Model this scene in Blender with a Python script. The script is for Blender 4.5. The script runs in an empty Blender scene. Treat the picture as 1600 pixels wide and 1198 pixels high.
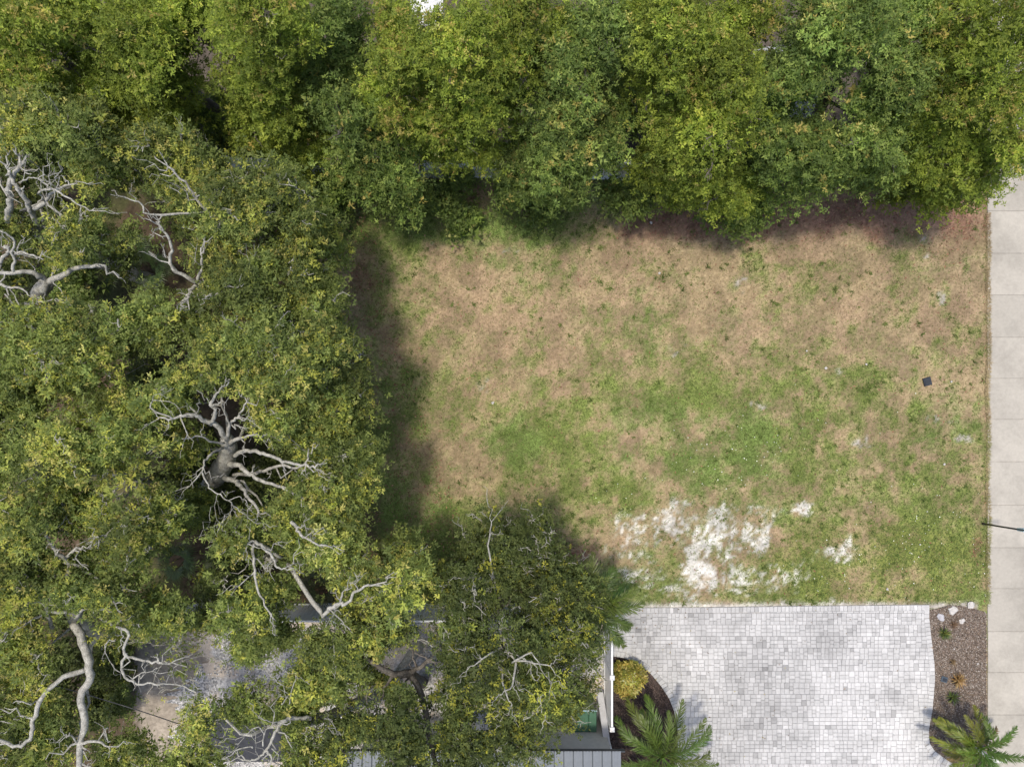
import bpy, bmesh, math, random
import numpy as np
from mathutils import Vector

# ------------------------------------------------------------------ camera, sky, sun, exposure
SC = bpy.context.scene
COL = SC.collection
HC = 24.0            # camera height above ground (m)
FPX = 1032.0         # focal length in photo pixels (43 px per metre on the ground)
cam_d = bpy.data.cameras.new('camera'); cam = bpy.data.objects.new('camera', cam_d); COL.objects.link(cam)
cam.location = (0, 0, HC); cam.rotation_euler = (0, 0, 0)
cam_d.sensor_fit = 'HORIZONTAL'; cam_d.sensor_width = 36.0; cam_d.lens = 36.0*FPX/1600.0
cam_d.clip_start = 0.1; cam_d.clip_end = 3000
SC.camera = cam

SUN_DIR = Vector((-0.16, 0.10, 1.0)).normalized()     # towards the sun
world = bpy.data.worlds.new('World'); SC.world = world; world.use_nodes = True
nt = world.node_tree; nt.nodes.clear()
sky = nt.nodes.new('ShaderNodeTexSky'); sky.sky_type = 'NISHITA'; sky.sun_disc = False
sky.sun_elevation = math.asin(SUN_DIR.z); sky.sun_rotation = math.atan2(SUN_DIR.x, SUN_DIR.y)
sky.dust_density = 3.0; sky.air_density = 1.0; sky.ozone_density = 1.0
bg = nt.nodes.new('ShaderNodeBackground'); bg.inputs['Strength'].default_value = 0.15
wo = nt.nodes.new('ShaderNodeOutputWorld')
nt.links.new(sky.outputs[0], bg.inputs[0]); nt.links.new(bg.outputs[0], wo.inputs[0])
sun_d = bpy.data.lights.new('sun', 'SUN'); sun = bpy.data.objects.new('sun', sun_d); COL.objects.link(sun)
sun_d.energy = 2.3; sun_d.angle = math.radians(5.5); sun_d.color = (1.0, 0.93, 0.80)
sun.rotation_euler = (-SUN_DIR).to_track_quat('-Z', 'Y').to_euler()
SC.view_settings.view_transform = 'Standard'; SC.view_settings.look = 'None'
SC.view_settings.exposure = 0.40; SC.view_settings.gamma = 1.0; SC.view_settings.use_curve_mapping = False

RNG = np.random.default_rng(7)
random.seed(7)

def W(px, py, z=0.0):
    """photo pixel seen at height z -> world position"""
    s = (HC - z)/FPX
    return np.array([(px-800.0)*s, (599.0-py)*s, z])
def S(z=0.0): return (HC-z)/FPX
def to_px(P):
    s = FPX/(HC-P[:, 2])
    return 800+P[:, 0]*s, 599-P[:, 1]*s

# ------------------------------------------------------------------ materials
def new_mat(name):
    m = bpy.data.materials.new(name); m.use_nodes = True
    n = m.node_tree.nodes; p = n['Principled BSDF']
    return m, m.node_tree, n, p
def mixc(t, a, b, f, mode='MIX'):
    x = t.nodes.new('ShaderNodeMix'); x.data_type = 'RGBA'; x.blend_type = mode
    for sock, v in ((x.inputs[6], a), (x.inputs[7], b), (x.inputs[0], f)):
        if hasattr(v, 'links'): t.links.new(v, sock)
        elif isinstance(v, (tuple, list)): sock.default_value = (*v, 1) if len(v) == 3 else v
        else: sock.default_value = v
    return x.outputs[2]
def noise(t, scale, detail=4, rough=0.6, vec=None, coords='Object'):
    if vec is None:
        tc = t.nodes.new('ShaderNodeTexCoord'); vec = tc.outputs[coords]
    n = t.nodes.new('ShaderNodeTexNoise'); n.inputs['Scale'].default_value = scale
    n.inputs['Detail'].default_value = detail; n.inputs['Roughness'].default_value = rough
    t.links.new(vec, n.inputs['Vector']); return n.outputs['Fac']
def ramp(t, fac, stops):
    r = t.nodes.new('ShaderNodeValToRGB'); e = r.color_ramp.elements
    while len(e) < len(stops): e.new(0.5)
    for el, (p, c) in zip(e, stops): el.position = p; el.color = (*c, 1) if len(c) == 3 else c
    t.links.new(fac, r.inputs[0]); return r.outputs[0]
def bump(t, p, h, strength=0.3, dist=0.02):
    b = t.nodes.new('ShaderNodeBump'); b.inputs['Strength'].default_value = strength; b.inputs['Distance'].default_value = dist
    t.links.new(h, b.inputs['Height']); t.links.new(b.outputs[0], p.inputs['Normal'])
def plain(name, c, rough=0.6, var=0.25, scale=6.0, metallic=0.0, bmp=0.0, coords='Object', spec=0.5):
    m, t, n, p = new_mat(name)
    f = noise(t, scale, 6, 0.65, coords=coords)
    lo = tuple(max(0, x*(1-var)) for x in c); hi = tuple(min(1, x*(1+var)) for x in c)
    t.links.new(ramp(t, f, [(0.3, lo), (0.7, hi)]), p.inputs['Base Color'])
    p.inputs['Roughness'].default_value = rough; p.inputs['Metallic'].default_value = metallic
    p.inputs['Specular IOR Level'].default_value = spec
    if bmp: bump(t, p, noise(t, scale*6, 4, coords=coords), bmp)
    return m
def attr_mat(name, rough=0.6, translucent=0.0, var_scale=0, var=0.2, spec=0.4, bmp=0.0, stain=0.0):
    """base colour from the per-vertex colour 'col' (the thing's own colour)"""
    m, t, n, p = new_mat(name)
    a = n.new('ShaderNodeAttribute'); a.attribute_name = 'col'; c = a.outputs['Color']
    if var_scale:
        f = noise(t, var_scale, 5, 0.7)
        g = ramp(t, f, [(0.25, (1-var,)*3), (0.75, (1+var,)*3)])
        c = mixc(t, c, g, 1.0, 'MULTIPLY')
        if stain: c = mixc(t, c, ramp(t, noise(t, .55, 7, .68), [(.34, (1-stain,)*3), (.56, (1.05,)*3)]), 1.0, 'MULTIPLY')
        if bmp: bump(t, p, f, bmp)
    t.links.new(c, p.inputs['Base Color']); p.inputs['Roughness'].default_value = rough
    p.inputs['Specular IOR Level'].default_value = spec
    if translucent:
        tr = n.new('ShaderNodeBsdfTranslucent'); mx = n.new('ShaderNodeMixShader'); mx.inputs[0].default_value = translucent
        cc = mixc(t, c, (1.15, 1.25, 0.5), 1.0, 'MULTIPLY')
        t.links.new(cc, tr.inputs[0]); out = n['Material Output']
        t.links.new(p.outputs[0], mx.inputs[1]); t.links.new(tr.outputs[0], mx.inputs[2]); t.links.new(mx.outputs[0], out.inputs[0])
    return m

M = {}
M['leaf'] = attr_mat('leaf', 0.6, 0.42, spec=0.25)
M['grass'] = attr_mat('grass_blades', 0.75, 0.2, spec=0.15)
M['ground'] = attr_mat('ground_cover', 0.95, 0, 9.0, 0.35, spec=0.1, bmp=0.25)
M['chip'] = attr_mat('chips', 0.9, 0, spec=0.15)
M['paver'] = attr_mat('paver_concrete', 0.85, 0, 14.0, 0.14, spec=0.25, bmp=0.1, stain=.24)
M['frond'] = attr_mat('palm_frond', 0.45, 0.2, spec=0.4)
M['slab'] = attr_mat('walk_slab', 0.9, 0, 9, 0.10, spec=0.2, bmp=0.03, stain=.2)
# bark: pale grey with lichen and dark fissures
def bark(name, lo, mid, hi):
    m, t, n, p = new_mat(name)
    f = noise(t, 7, 8, 0.7); g = noise(t, 40, 5, 0.7)
    c = ramp(t, f, [(0.32, lo), (0.5, mid), (0.68, hi)])
    c = mixc(t, c, ramp(t, g, [(0.35, (0.5, 0.5, 0.48)), (0.65, (1.15, 1.15, 1.13))]), 1.0, 'MULTIPLY')
    t.links.new(c, p.inputs['Base Color']); p.inputs['Roughness'].default_value = 0.9
    bump(t, p, g, 0.6, 0.03); return m
M['bark_pale'] = bark('bark_pale', (0.19, 0.18, 0.15), (0.42, 0.405, 0.365), (0.60, 0.58, 0.53))
M['bark_dark'] = bark('bark_dark', (0.07, 0.06, 0.05), (0.15, 0.13, 0.11), (0.24, 0.22, 0.19))
M['bark_palm'] = bark('bark_palm', (0.10, 0.08, 0.06), (0.2, 0.17, 0.13), (0.3, 0.26, 0.2))
M['vinyl'] = plain('white_vinyl', (0.78, 0.79, 0.80), 0.4, 0.05, 3)
M['concrete'] = plain('grey_concrete', (0.33, 0.34, 0.36), 0.85, 0.15, 4, bmp=0.1)
M['concrete_lt'] = plain('pale_concrete', (0.5, 0.5, 0.52), 0.85, 0.12, 4, bmp=0.1)
M['whitepaint'] = plain('white_paint', (0.78, 0.78, 0.77), 0.5, 0.06, 5)
M['metal_roof'] = plain('metal_roof', (0.15, 0.168, 0.19), 0.5, 0.18, 2.5, 0.2)
M['metal_seam'] = plain('metal_roof_seam', (0.05, 0.06, 0.07), 0.5, 0.14, 3, 0.2)
M['dark_roof'] = plain('dark_roof', (0.03, 0.032, 0.04), 0.8, 0.4, 5, bmp=0.2)
M['stucco'] = plain('stucco', (0.55, 0.53, 0.49), 0.9, 0.1, 8)
M['green_box'] = plain('green_paint', (0.05, 0.125, 0.075), 0.42, 0.15, 3)
M['black_metal'] = plain('black_metal', (0.02, 0.021, 0.023), 0.45, 0.3, 8)
M['black_plastic'] = plain('black_plastic', (0.02, 0.026, 0.038), 0.55, 0.4, 12)
M['sign_blue'] = plain('sign_face', (0.42, 0.60, 0.68), 0.35, 0.06, 8)
M['rock'] = plain('pale_rock', (0.50, 0.475, 0.45), 0.9, 0.22, 7, bmp=0.4)
M['cable'] = plain('cable', (0.10, 0.10, 0.11), 0.5, 0.2, 5)
M['asphalt'] = plain('asphalt', (0.05, 0.05, 0.052), 0.9, 0.25, 10, bmp=0.2)
M['bedding'] = plain('bedding_sand', (0.38, 0.37, 0.36), 0.95, 0.3, 20)
M['walk_bed'] = plain('walk_joint', (0.28, 0.26, 0.225), 0.95, 0.3, 14)
M['kerb'] = plain('kerb_concrete', (0.45, 0.44, 0.41), 0.9, 0.12, 6)
def mulch_mat(name, lo, mid, hi):
    m, t, n, p = new_mat(name)
    f = noise(t, 22, 8, 0.8); g = noise(t, 2.2, 3)
    c = ramp(t, f, [(0.3, lo), (0.52, mid), (0.74, hi)])
    c = mixc(t, c, ramp(t, g, [(0.3, (0.75, 0.75, 0.75)), (0.7, (1.2, 1.17, 1.15))]), 1.0, 'MULTIPLY')
    t.links.new(c, p.inputs['Base Color']); p.inputs['Roughness'].default_value = 0.95
    bump(t, p, f, 0.8, 0.03); return m
M['mulch_dark'] = mulch_mat('mulch_dark', (0.03, 0.022, 0.02), (0.065, 0.048, 0.042), (0.12, 0.09, 0.08))
M['mulch_grey'] = mulch_mat('mulch_grey', (0.098, 0.075, 0.06), (0.178, 0.138, 0.112), (0.29, 0.235, 0.19))
def gravel_mat():
    m, t, n, p = new_mat('gravel_yard')
    a = n.new('ShaderNodeTexCoord'); v = n.new('ShaderNodeTexVoronoi'); v.inputs['Scale'].default_value = 16
    t.links.new(a.outputs['Object'], v.inputs['Vector'])
    peb = ramp(t, v.outputs['Color'], [(0.1, (0.22, 0.218, 0.215)), (0.5, (0.41, 0.40, 0.39)), (0.9, (0.62, 0.60, 0.58))])
    sand = ramp(t, noise(t, 14, 6, 0.7), [(0.3, (0.42, 0.35, 0.28)), (0.7, (0.60, 0.52, 0.43))])
    c = mixc(t, peb, sand, ramp(t, noise(t, 0.75, 3, 0.5), [(0.47, (0, 0, 0)), (0.55, (1, 1, 1))]))
    c = mixc(t, c, (0.33, 0.28, 0.23), ramp(t, noise(t, 0.5, 4, 0.6, coords='Generated'), [(0.6, (0, 0, 0)), (0.75, (0.45, 0.45, 0.45))]))
    t.links.new(c, p.inputs['Base Color']); p.inputs['Roughness'].default_value = 0.9
    bump(t, p, v.outputs['Distance'], 0.6, 0.02); return m
M['gravel'] = gravel_mat()

# ------------------------------------------------------------------ object helpers
def link(o, parent=None):
    COL.objects.link(o)
    if parent is not None: o.parent = parent
    return o
def tag(o, label, cat, group=None):
    o['label'] = label; o['category'] = cat
    if group: o['group'] = group
    return o
def thing(name, label, cat, loc=(0, 0, 0), rz=0.0, group=None):
    o = bpy.data.objects.new(name, None); o.empty_display_size = 0.2
    link(o); o.location = loc; o.rotation_euler = (0, 0, rz)
    return tag(o, label, cat, group)
def mesh_np(name, V, F, mat, parent=None, col=None, kind=None, loc=None, smooth=False):
    """V (n,3) array, F list/array of faces with a constant vertex count"""
    me = bpy.data.meshes.new(name)
    V = np.asarray(V, dtype=np.float32); F = np.asarray(F, dtype=np.int32)
    k = F.shape[1]
    if loc is not None: V = V - np.asarray(loc, dtype=np.float32)
    me.vertices.add(len(V)); me.vertices.foreach_set('co', V.ravel())
    me.loops.add(F.size); me.loops.foreach_set('vertex_index', F.ravel())
    me.polygons.add(len(F)); me.polygons.foreach_set('loop_start', np.arange(0, F.size, k, dtype=np.int32))
    if smooth: me.polygons.foreach_set('use_smooth', np.ones(len(F), dtype=bool))
    if col is not None:
        a = me.color_attributes.new('col', 'FLOAT_COLOR', 'POINT')
        c = np.ones((len(V), 4), dtype=np.float32); c[:, :3] = col
        a.data.foreach_set('color', c.ravel())
    me.materials.append(mat); me.update(calc_edges=True); me.validate()
    o = bpy.data.objects.new(name, me); link(o, parent)
    if loc is not None and parent is None: o.location = loc
    if kind: o['kind'] = kind
    return o
class MB:
    """collects boxes, prisms, tubes into one mesh"""
    def __init__(s): s.v = []; s.f = []; s.c = []
    def add(s, V, F, c=None):
        n = len(s.v); s.v += [tuple(map(float, p)) for p in V]; s.f += [tuple(i+n for i in f) for f in F]
        s.c += [c or (1, 1, 1)]*len(V); return s
    def box(s, x0, x1, y0, y1, z0, z1, c=None, bev=0.0):
        if bev <= 0:
            V = [(x, y, z) for z in (z0, z1) for x, y in ((x0, y0), (x1, y0), (x1, y1), (x0, y1))]
            return s.add(V, [(3, 2, 1, 0), (4, 5, 6, 7), (0, 1, 5, 4), (1, 2, 6, 5), (2, 3, 7, 6), (3, 0, 4, 7)], c)
        V = [(x0, y0, z0), (x1, y0, z0), (x1, y1, z0), (x0, y1, z0), (x0, y0, z1-bev), (x1, y0, z1-bev), (x1, y1, z1-bev), (x0, y1, z1-bev),
             (x0+bev, y0+bev, z1), (x1-bev, y0+bev, z1), (x1-bev, y1-bev, z1), (x0+bev, y1-bev, z1)]
        F = [(3, 2, 1, 0), (8, 9, 10, 11)]
        for b in (0, 4):
            F += [(b+i, b+(i+1) % 4, b+4+(i+1) % 4, b+4+i) for i in range(4)]
        return s.add(V, F, c)
    def prism(s, poly, z0, z1, c=None, bev=0.0):
        n = len(poly); cx = sum(p[0] for p in poly)/n; cy = sum(p[1] for p in poly)/n
        V = [(x, y, z0) for x, y in poly]
        zs = z1-bev
        V += [(x, y, zs) for x, y in poly]
        F = [tuple(range(n))[::-1]]+[(i, (i+1) % n, n+(i+1) % n, n+i) for i in range(n)]
        if bev > 0:
            for x, y in poly:
                d = math.hypot(cx-x, cy-y) or 1; V.append((x+(cx-x)/d*bev*1.4, y+(cy-y)/d*bev*1.4, z1))
            F += [(n+i, n+(i+1) % n, 2*n+(i+1) % n, 2*n+i) for i in range(n)]
            F.append(tuple(range(2*n, 3*n)))
        else: F.append(tuple(range(n, 2*n)))
        return s.add(V, F, c)
    def tube(s, pts, rad, k=6, c=None):
        pts = [Vector(p) for p in pts]; n = len(pts); V = []; F = []
        up = Vector((0.31, 0.17, 0.94))
        for i, p in enumerate(pts):
            d = (pts[min(i+1, n-1)]-pts[max(i-1, 0)]).normalized()
            a = d.cross(up); a = a.normalized() if a.length > 1e-4 else Vector((1, 0, 0)); b = d.cross(a)
            for j in range(k):
                t = 2*math.pi*j/k; V.append(p+(a*math.cos(t)+b*math.sin(t))*rad[i])
        for i in range(n-1):
            for j in range(k): F.append((i*k+j, i*k+(j+1) % k, (i+1)*k+(j+1) % k, (i+1)*k+j))
        F.append(tuple(range(k))[::-1]); F.append(tuple(range((n-1)*k, n*k)))
        return s.add(V, F, c)
    def build(s, name, mat, parent=None, loc=None, smooth=False, kind=None, color=False):
        me = bpy.data.meshes.new(name); V = s.v
        if loc is not None: V = [(a-loc[0], b-loc[1], c-loc[2]) for a, b, c in V]
        me.from_pydata(V, [], s.f)
        if color:
            at = me.color_attributes.new('col', 'FLOAT_COLOR', 'POINT')
            at.data.foreach_set('color', np.array([(*c, 1) for c in s.c], dtype=np.float32).ravel())
        if smooth: me.polygons.foreach_set('use_smooth', [True]*len(s.f))
        me.materials.append(mat); me.update()
        o = bpy.data.objects.new(name, me); link(o, parent)
        if loc is not None and parent is None: o.location = loc
        if kind: o['kind'] = kind
        return o

# ------------------------------------------------------------------ 2-D value noise (numpy)
def vnoise(x, y, seed):
    r = np.random.default_rng(seed).random((257, 257)); r[256] = r[0]; r[:, 256] = r[:, 0]
    xi = np.floor(x).astype(int); yi = np.floor(y).astype(int); fx = x-xi; fy = y-yi
    fx = fx*fx*(3-2*fx); fy = fy*fy*(3-2*fy); a = xi & 255; b = yi & 255
    return (r[a, b]*(1-fx)+r[a+1, b]*fx)*(1-fy)+(r[a, b+1]*(1-fx)+r[a+1, b+1]*fx)*fy
def fbm(x, y, f, seed, oct=5, g=0.55):
    s = 0; a = 1; t = 0
    for i in range(oct): s = s+a*vnoise(x*f+17.3*i, y*f+9.1*i, seed+i); t += a; a *= g; f *= 2.03
    return s/t
def sstep(a, b, x): t = np.clip((x-a)/(b-a), 0, 1); return t*t*(3-2*t)
def blobs(px, py, L):
    s = np.zeros_like(px)
    for (cx, cy, rx, ry, k) in L:
        s += k*np.exp(-((px-cx)/rx)**2-((py-cy)/ry)**2)
    return s
def inpoly(px, py, poly):
    r = np.zeros(len(px), dtype=bool); n = len(poly); j = n-1
    for i in range(n):
        xi, yi = poly[i]; xj, yj = poly[j]
        c = ((yi > py) != (yj > py))
        with np.errstate(divide='ignore', invalid='ignore'):
            r ^= c & (px < (xj-xi)*(py-yi)/((yj-yi) or 1e-9)+xi)
        j = i
    return r

# ------------------------------------------------------------------ ground: what grows or lies where (photo pixels at z = 0)
GREEN = [(1010, 625, 130, 45, .42), (870, 695, 95, 40, .30), (1130, 722, 75, 50, .55), (1250, 690, 70, 60, .38), (1250, 590, 120, 40, .30),
         (1400, 800, 130, 70, .32), (1320, 890, 220, 60, .42), (1490, 870, 60, 80, .38), (940, 770, 60, 30, .38), (640, 830, 80, 70, .7), (600, 700, 60, 120, .5), (570, 520, 35, 90, .4),
         (570, 360, 60, 40, 1.0), (690, 358, 80, 28, .8), (810, 362, 110, 28, .9), (1370, 385, 40, 18, .35), (1010, 920, 110, 35, .32),
         (840, 545, 25, 28, .4), (1320, 610, 60, 50, .15), (700, 870, 60, 40, .4), (590, 470, 30, 90, .2), (1440, 650, 30, 20, .35), (1330, 940, 250, 20, .3),
         (780, 640, 160, 60, .12), (900, 300, 420, 40, .3), (1090, 640, 60, 40, .3)]
BROWN = [(800, 460, 260, 60, .22), (1150, 460, 200, 70, .2), (1450, 560, 110, 110, .26), (640, 530, 80, 90, .12), (1400, 340, 160, 60, .3), (1060, 330, 90, 40, .25),
         (1060, 790, 90, 40, .22), (1250, 790, 120, 40, .12), (930, 860, 60, 40, .3), (1530, 830, 18, 30, .35), (860, 800, 60, 40, .15)]
SAND = [(1052, 812, 26, 28, .55), (1130, 828, 42, 38, .62), (1090, 880, 26, 36, .60), (1190, 838, 24, 20, .62), (1312, 862, 34, 24, .62), (1262, 798, 12, 9, .8),
        (985, 840, 40, 60, .34), (1140, 905, 60, 22, .5), (1000, 905, 30, 30, .32), (1235, 895, 30, 22, .45), (1210, 800, 30, 16, .3), (1060, 930, 30, 14, .4), (1228, 938, 16, 8, .7), (1303, 938, 10, 8, .6),
        (1182, 630, 18, 9, .55), (1500, 695, 20, 12, .62), (1356, 697, 14, 9, .6), (1440, 385, 10, 14, .45), (1463, 462, 9, 18, .5), (1165, 452, 9, 22, .42),
        (800, 390, 40, 10, .35), (670, 390, 18, 12, .4), (1300, 575, 14, 8, .45), (1255, 545, 14, 10, .42), (1060, 540, 20, 30, .36), (765, 615, 22, 14, .42), (1470, 660, 40, 16, .36), (1390, 640, 20, 10, .3)]
LITTER = [(1400, 322, 160, 55, .95), (1040, 345, 130, 45, .7), (1200, 350, 90, 35, .5), (720, 300, 120, 26, .55), (900, 865, 60, 26, .7), (560, 440, 30, 30, .6), (1530, 850, 16, 26, .6), (1490, 380, 60, 40, .3)]
def ground_fields(x, y):
    px = 800+x*43.0; py = 599-y*43.0
    wx = (fbm(x, y, 0.9, 31, 4)-.5)*46; wy = (fbm(x, y, 0.9, 41, 4)-.5)*46
    qx = px+wx; qy = py+wy
    n1 = fbm(x, y, 0.55, 3, 6, .62); n2 = fbm(x, y, 2.6, 11, 4, .65); n3 = fbm(x, y, 6.5, 51, 3, .7)
    g = .74*blobs(qx, qy, GREEN)-.8*blobs(qx, qy, BROWN)+(n1-.5)*1.3+(n2-.5)*1.6+(n3-.5)*.75
    green = sstep(-.50, .66, g-.18*sstep(620, 480, py))*.95
    sb = blobs(qx, qy, SAND)*(.72+.28*(py > 770)); s = sb+((n2-.5)*.8+(n3-.5)*1.35)*sstep(.05, .25, sb)
    edge = np.exp(-((py-947+(n2-.5)*10)/5.5)**2)*((px > 950) & (px < 1530))
    sand = np.maximum(.93*sstep(.19, .68, s), np.clip(edge*1.3*(n3+.35), 0, 1))
    lit = sstep(.2, .75, blobs(qx, qy, LITTER)+(n2-.5)*.7)
    return px, py, green, sand, lit, n1, n2, n3
def ground_color(x, y):
    px, py, green, sand, lit, n1, n2, n3 = ground_fields(x, y)
    L = lambda *c: np.array(c)[None, :]
    k = fbm(x, y, 11.0, 61, 2, .7)[:, None]
    tan = L(.245, .185, .105)*(1-n2[:, None])+L(.35, .275, .172)*n2[:, None]
    pink = sstep(.45, .65, fbm(x, y, .8, 71, 4))[:, None]
    tan = tan*(1-.5*pink)+L(.31, .215, .145)*.5*pink
    grn = L(.120, .165, .038)*(1-n3[:, None])+L(.19, .238, .060)*n3[:, None]
    lush = np.clip(sstep(.52, .64, fbm(x, y, .45, 81, 3))+sstep(.3, .8, blobs(px, py, [(1130, 715, 90, 55, 1), (1010, 640, 90, 50, .7), (690, 365, 160, 30, .8)])), 0, 1)[:, None]
    olive = sstep(.2, .7, blobs(px, py, [(1350, 880, 220, 80, 1)]))[:, None]
    grn = grn*(1-.5*lush)+L(.11, .195, .048)*.5*lush
    grn = grn*(1-.5*olive)+L(.185, .20, .045)*.5*olive
    c = tan*(1-green[:, None])+grn*green[:, None]
    red = L(.20, .105, .078)*(.7+.6*k)
    c = c*(1-.8*lit[:, None])+red*.8*lit[:, None]
    white = sstep(.0, .3, blobs(px, py, [(1150, 860, 230, 80, 1)]))[:, None]
    sd = (L(.36, .33, .30)*(1-white)+L(.56, .54, .50)*white)*(.8+.35*k)*(.68+.32*sand[:, None])
    c = c*(1-sand[:, None])+sd*sand[:, None]
    c = c*(.72+.56*k)*(.84+.32*sstep(.35, .65, fbm(x, y, 1.3, 121, 4, .6)))[:, None]
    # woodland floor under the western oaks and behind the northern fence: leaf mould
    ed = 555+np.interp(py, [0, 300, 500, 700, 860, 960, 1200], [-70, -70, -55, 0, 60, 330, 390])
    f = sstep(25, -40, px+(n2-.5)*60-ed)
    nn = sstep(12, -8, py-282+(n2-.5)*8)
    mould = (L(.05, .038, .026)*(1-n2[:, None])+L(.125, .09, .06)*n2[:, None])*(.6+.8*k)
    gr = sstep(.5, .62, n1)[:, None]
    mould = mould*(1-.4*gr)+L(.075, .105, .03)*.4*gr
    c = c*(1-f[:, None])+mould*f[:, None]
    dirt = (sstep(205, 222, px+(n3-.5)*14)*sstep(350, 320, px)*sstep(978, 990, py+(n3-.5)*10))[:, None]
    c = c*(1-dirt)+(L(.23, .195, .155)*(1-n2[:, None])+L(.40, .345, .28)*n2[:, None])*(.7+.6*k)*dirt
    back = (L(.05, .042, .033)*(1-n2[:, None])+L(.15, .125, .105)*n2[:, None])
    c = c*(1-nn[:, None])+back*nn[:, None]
    return np.clip(c, 0.004, .9)
gx = np.concatenate([[-900, -300, -100, -50, -30, -22], np.arange(-19.2, 19.3, .1), [22, 30, 50, 100, 300, 900]])
gy = np.concatenate([[-900, -300, -100, -50, -30, -20], np.arange(-14.6, 14.7, .1), [20, 30, 50, 100, 300, 900]])
GX, GY = np.meshgrid(gx, gy); nxg, nyg = len(gx), len(gy)
xx = GX.ravel(); yy = GY.ravel()
inn = (np.abs(xx) < 19.4) & (np.abs(yy) < 14.8)
zz = np.where(inn, (fbm(xx, yy, .5, 91, 3)-.5)*.05+(fbm(xx, yy, 5, 95, 2)-.5)*.02, 0)-.02
zz = np.where((xx > 17.15), np.minimum(zz, -.02), zz)
idx = np.arange(nxg*nyg).reshape(nyg, nxg)
GF = np.stack([idx[:-1, :-1], idx[:-1, 1:], idx[1:, 1:], idx[1:, :-1]], -1).reshape(-1, 4)
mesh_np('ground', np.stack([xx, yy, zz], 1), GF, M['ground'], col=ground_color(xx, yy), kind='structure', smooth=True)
def ground_z(x, y): return (fbm(x, y, .5, 91, 3)-.5)*.05+(fbm(x, y, 5, 95, 2)-.5)*.02-.02

# paved and bedded outlines (photo pixels on the ground)
DRIVE = [(950, 949), (1100, 948), (1250, 946), (1451, 944), (1451, 965), (1453, 985), (1456, 1010), (1459, 1035), (1460, 1060), (1458, 1085), (1456, 1108), (1452, 1128),
         (1450, 1145), (1452, 1160), (1460, 1172), (1475, 1183), (1492, 1194), (1512, 1206), (1545, 1216), (1545, 1300), (1045, 1300), (1053, 1200), (1058, 1160), (1058, 1135), (1053, 1110), (1045, 1090), (1032, 1070),
         (1015, 1050), (995, 1036), (975, 1027), (950, 1023)]
BED_W = [(950, 1023), (975, 1027), (995, 1036), (1015, 1050), (1032, 1070), (1045, 1090), (1053, 1110), (1058, 1135), (1058, 1160), (1053, 1200), (1045, 1300), (950, 1300)]
BED_E = [(1451, 953), (1466, 950), (1484, 945), (1500, 946), (1520, 950), (1538, 955), (1541, 958), (1541, 1214), (1512, 1206), (1492, 1194), (1475, 1183), (1460, 1172), (1452, 1160), (1450, 1145),
         (1452, 1128), (1456, 1108), (1458, 1085), (1460, 1060), (1459, 1035), (1456, 1010), (1453, 985), (1451, 965)]
YARD = [(322, 974), (350, 969), (945, 968), (945, 1140), (960, 1300), (300, 1300), (310, 1200), (268, 1150), (282, 1110), (262, 1085), (300, 1062), (318, 1030), (300, 1005)]
_e = [(322, 974), (300, 1005), (318, 1030), (300, 1062), (262, 1085), (282, 1110), (268, 1150), (310, 1200), (300, 1300)]
_r = random.Random(77); _w = []
for (a0, b0), (a1, b1) in zip(_e[:-1], _e[1:]):
    for k in range(9): f = k/9; _w.append((a0+(a1-a0)*f+_r.gauss(0, 5)+6*math.sin(b0*.3+k*1.7), b0+(b1-b0)*f+_r.gauss(0, 1)))
YARD = [(350, 969), (945, 968), (945, 1140), (960, 1300), (300, 1300)]+_w[::-1]
def gpoly(poly): return [tuple(W(px, py)[:2]) for px, py in poly]
def sheet(name, poly, z, mat):
    bm = bmesh.new(); vs = [bm.verts.new((x, y, z)) for x, y in gpoly(poly)]; bm.faces.new(vs)
    bmesh.ops.triangulate(bm, faces=bm.faces[:]); bmesh.ops.recalc_face_normals(bm, faces=bm.faces[:])
    me = bpy.data.meshes.new(name); bm.to_mesh(me); bm.free(); me.materials.append(mat)
    if me.polygons[0].normal.z < 0: me.flip_normals()
    o = bpy.data.objects.new(name, me); link(o); o['kind'] = 'structure'; return o
drive = sheet('driveway', DRIVE, .024, M['bedding'])
bed_w = sheet('planting_bed', BED_W, .020, M['mulch_dark'])
bed_e = sheet('planting_bed', BED_E, .016, M['mulch_grey'])
yard = sheet('gravel_yard', YARD, .012, M['gravel'])

# ------------------------------------------------------------------ pavers
def clip_half(poly, p, n):
    out = []; m = len(poly)
    for i in range(m):
        a = poly[i]; b = poly[(i+1) % m]
        da = (a[0]-p[0])*n[0]+(a[1]-p[1])*n[1]; db = (b[0]-p[0])*n[0]+(b[1]-p[1])*n[1]
        if da >= 0: out.append(a)
        if da*db < 0: t = da/(da-db); out.append((a[0]+(b[0]-a[0])*t, a[1]+(b[1]-a[1])*t))
    return out
DG = gpoly(DRIVE); BW = .2
segs = []
for i in range(len(DG)):
    a = DG[i]; b = DG[(i+1) % len(DG)]; d = math.hypot(b[0]-a[0], b[1]-a[1])
    # outline runs clockwise seen from above -> inside lies to the right
    t = ((b[0]-a[0])/d, (b[1]-a[1])/d); nrm = (t[1], -t[0]); segs.append((a, b, t, nrm, d))
def inset(poly):
    cx = sum(p[0] for p in poly)/len(poly); cy = sum(p[1] for p in poly)/len(poly)
    for a, b, t, nrm, d in segs:
        s = (cx-a[0])*t[0]+(cy-a[1])*t[1]
        if -.02 <= s <= d+.02:
            h = (cx-a[0])*nrm[0]+(cy-a[1])*nrm[1]
            if -.35 < h < .4:
                w = BW if b[1] > -16 else 0
                poly = clip_half(poly, (a[0]+nrm[0]*w, a[1]+nrm[1]*w), nrm)
                if len(poly) < 3: return None
    return poly
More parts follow.
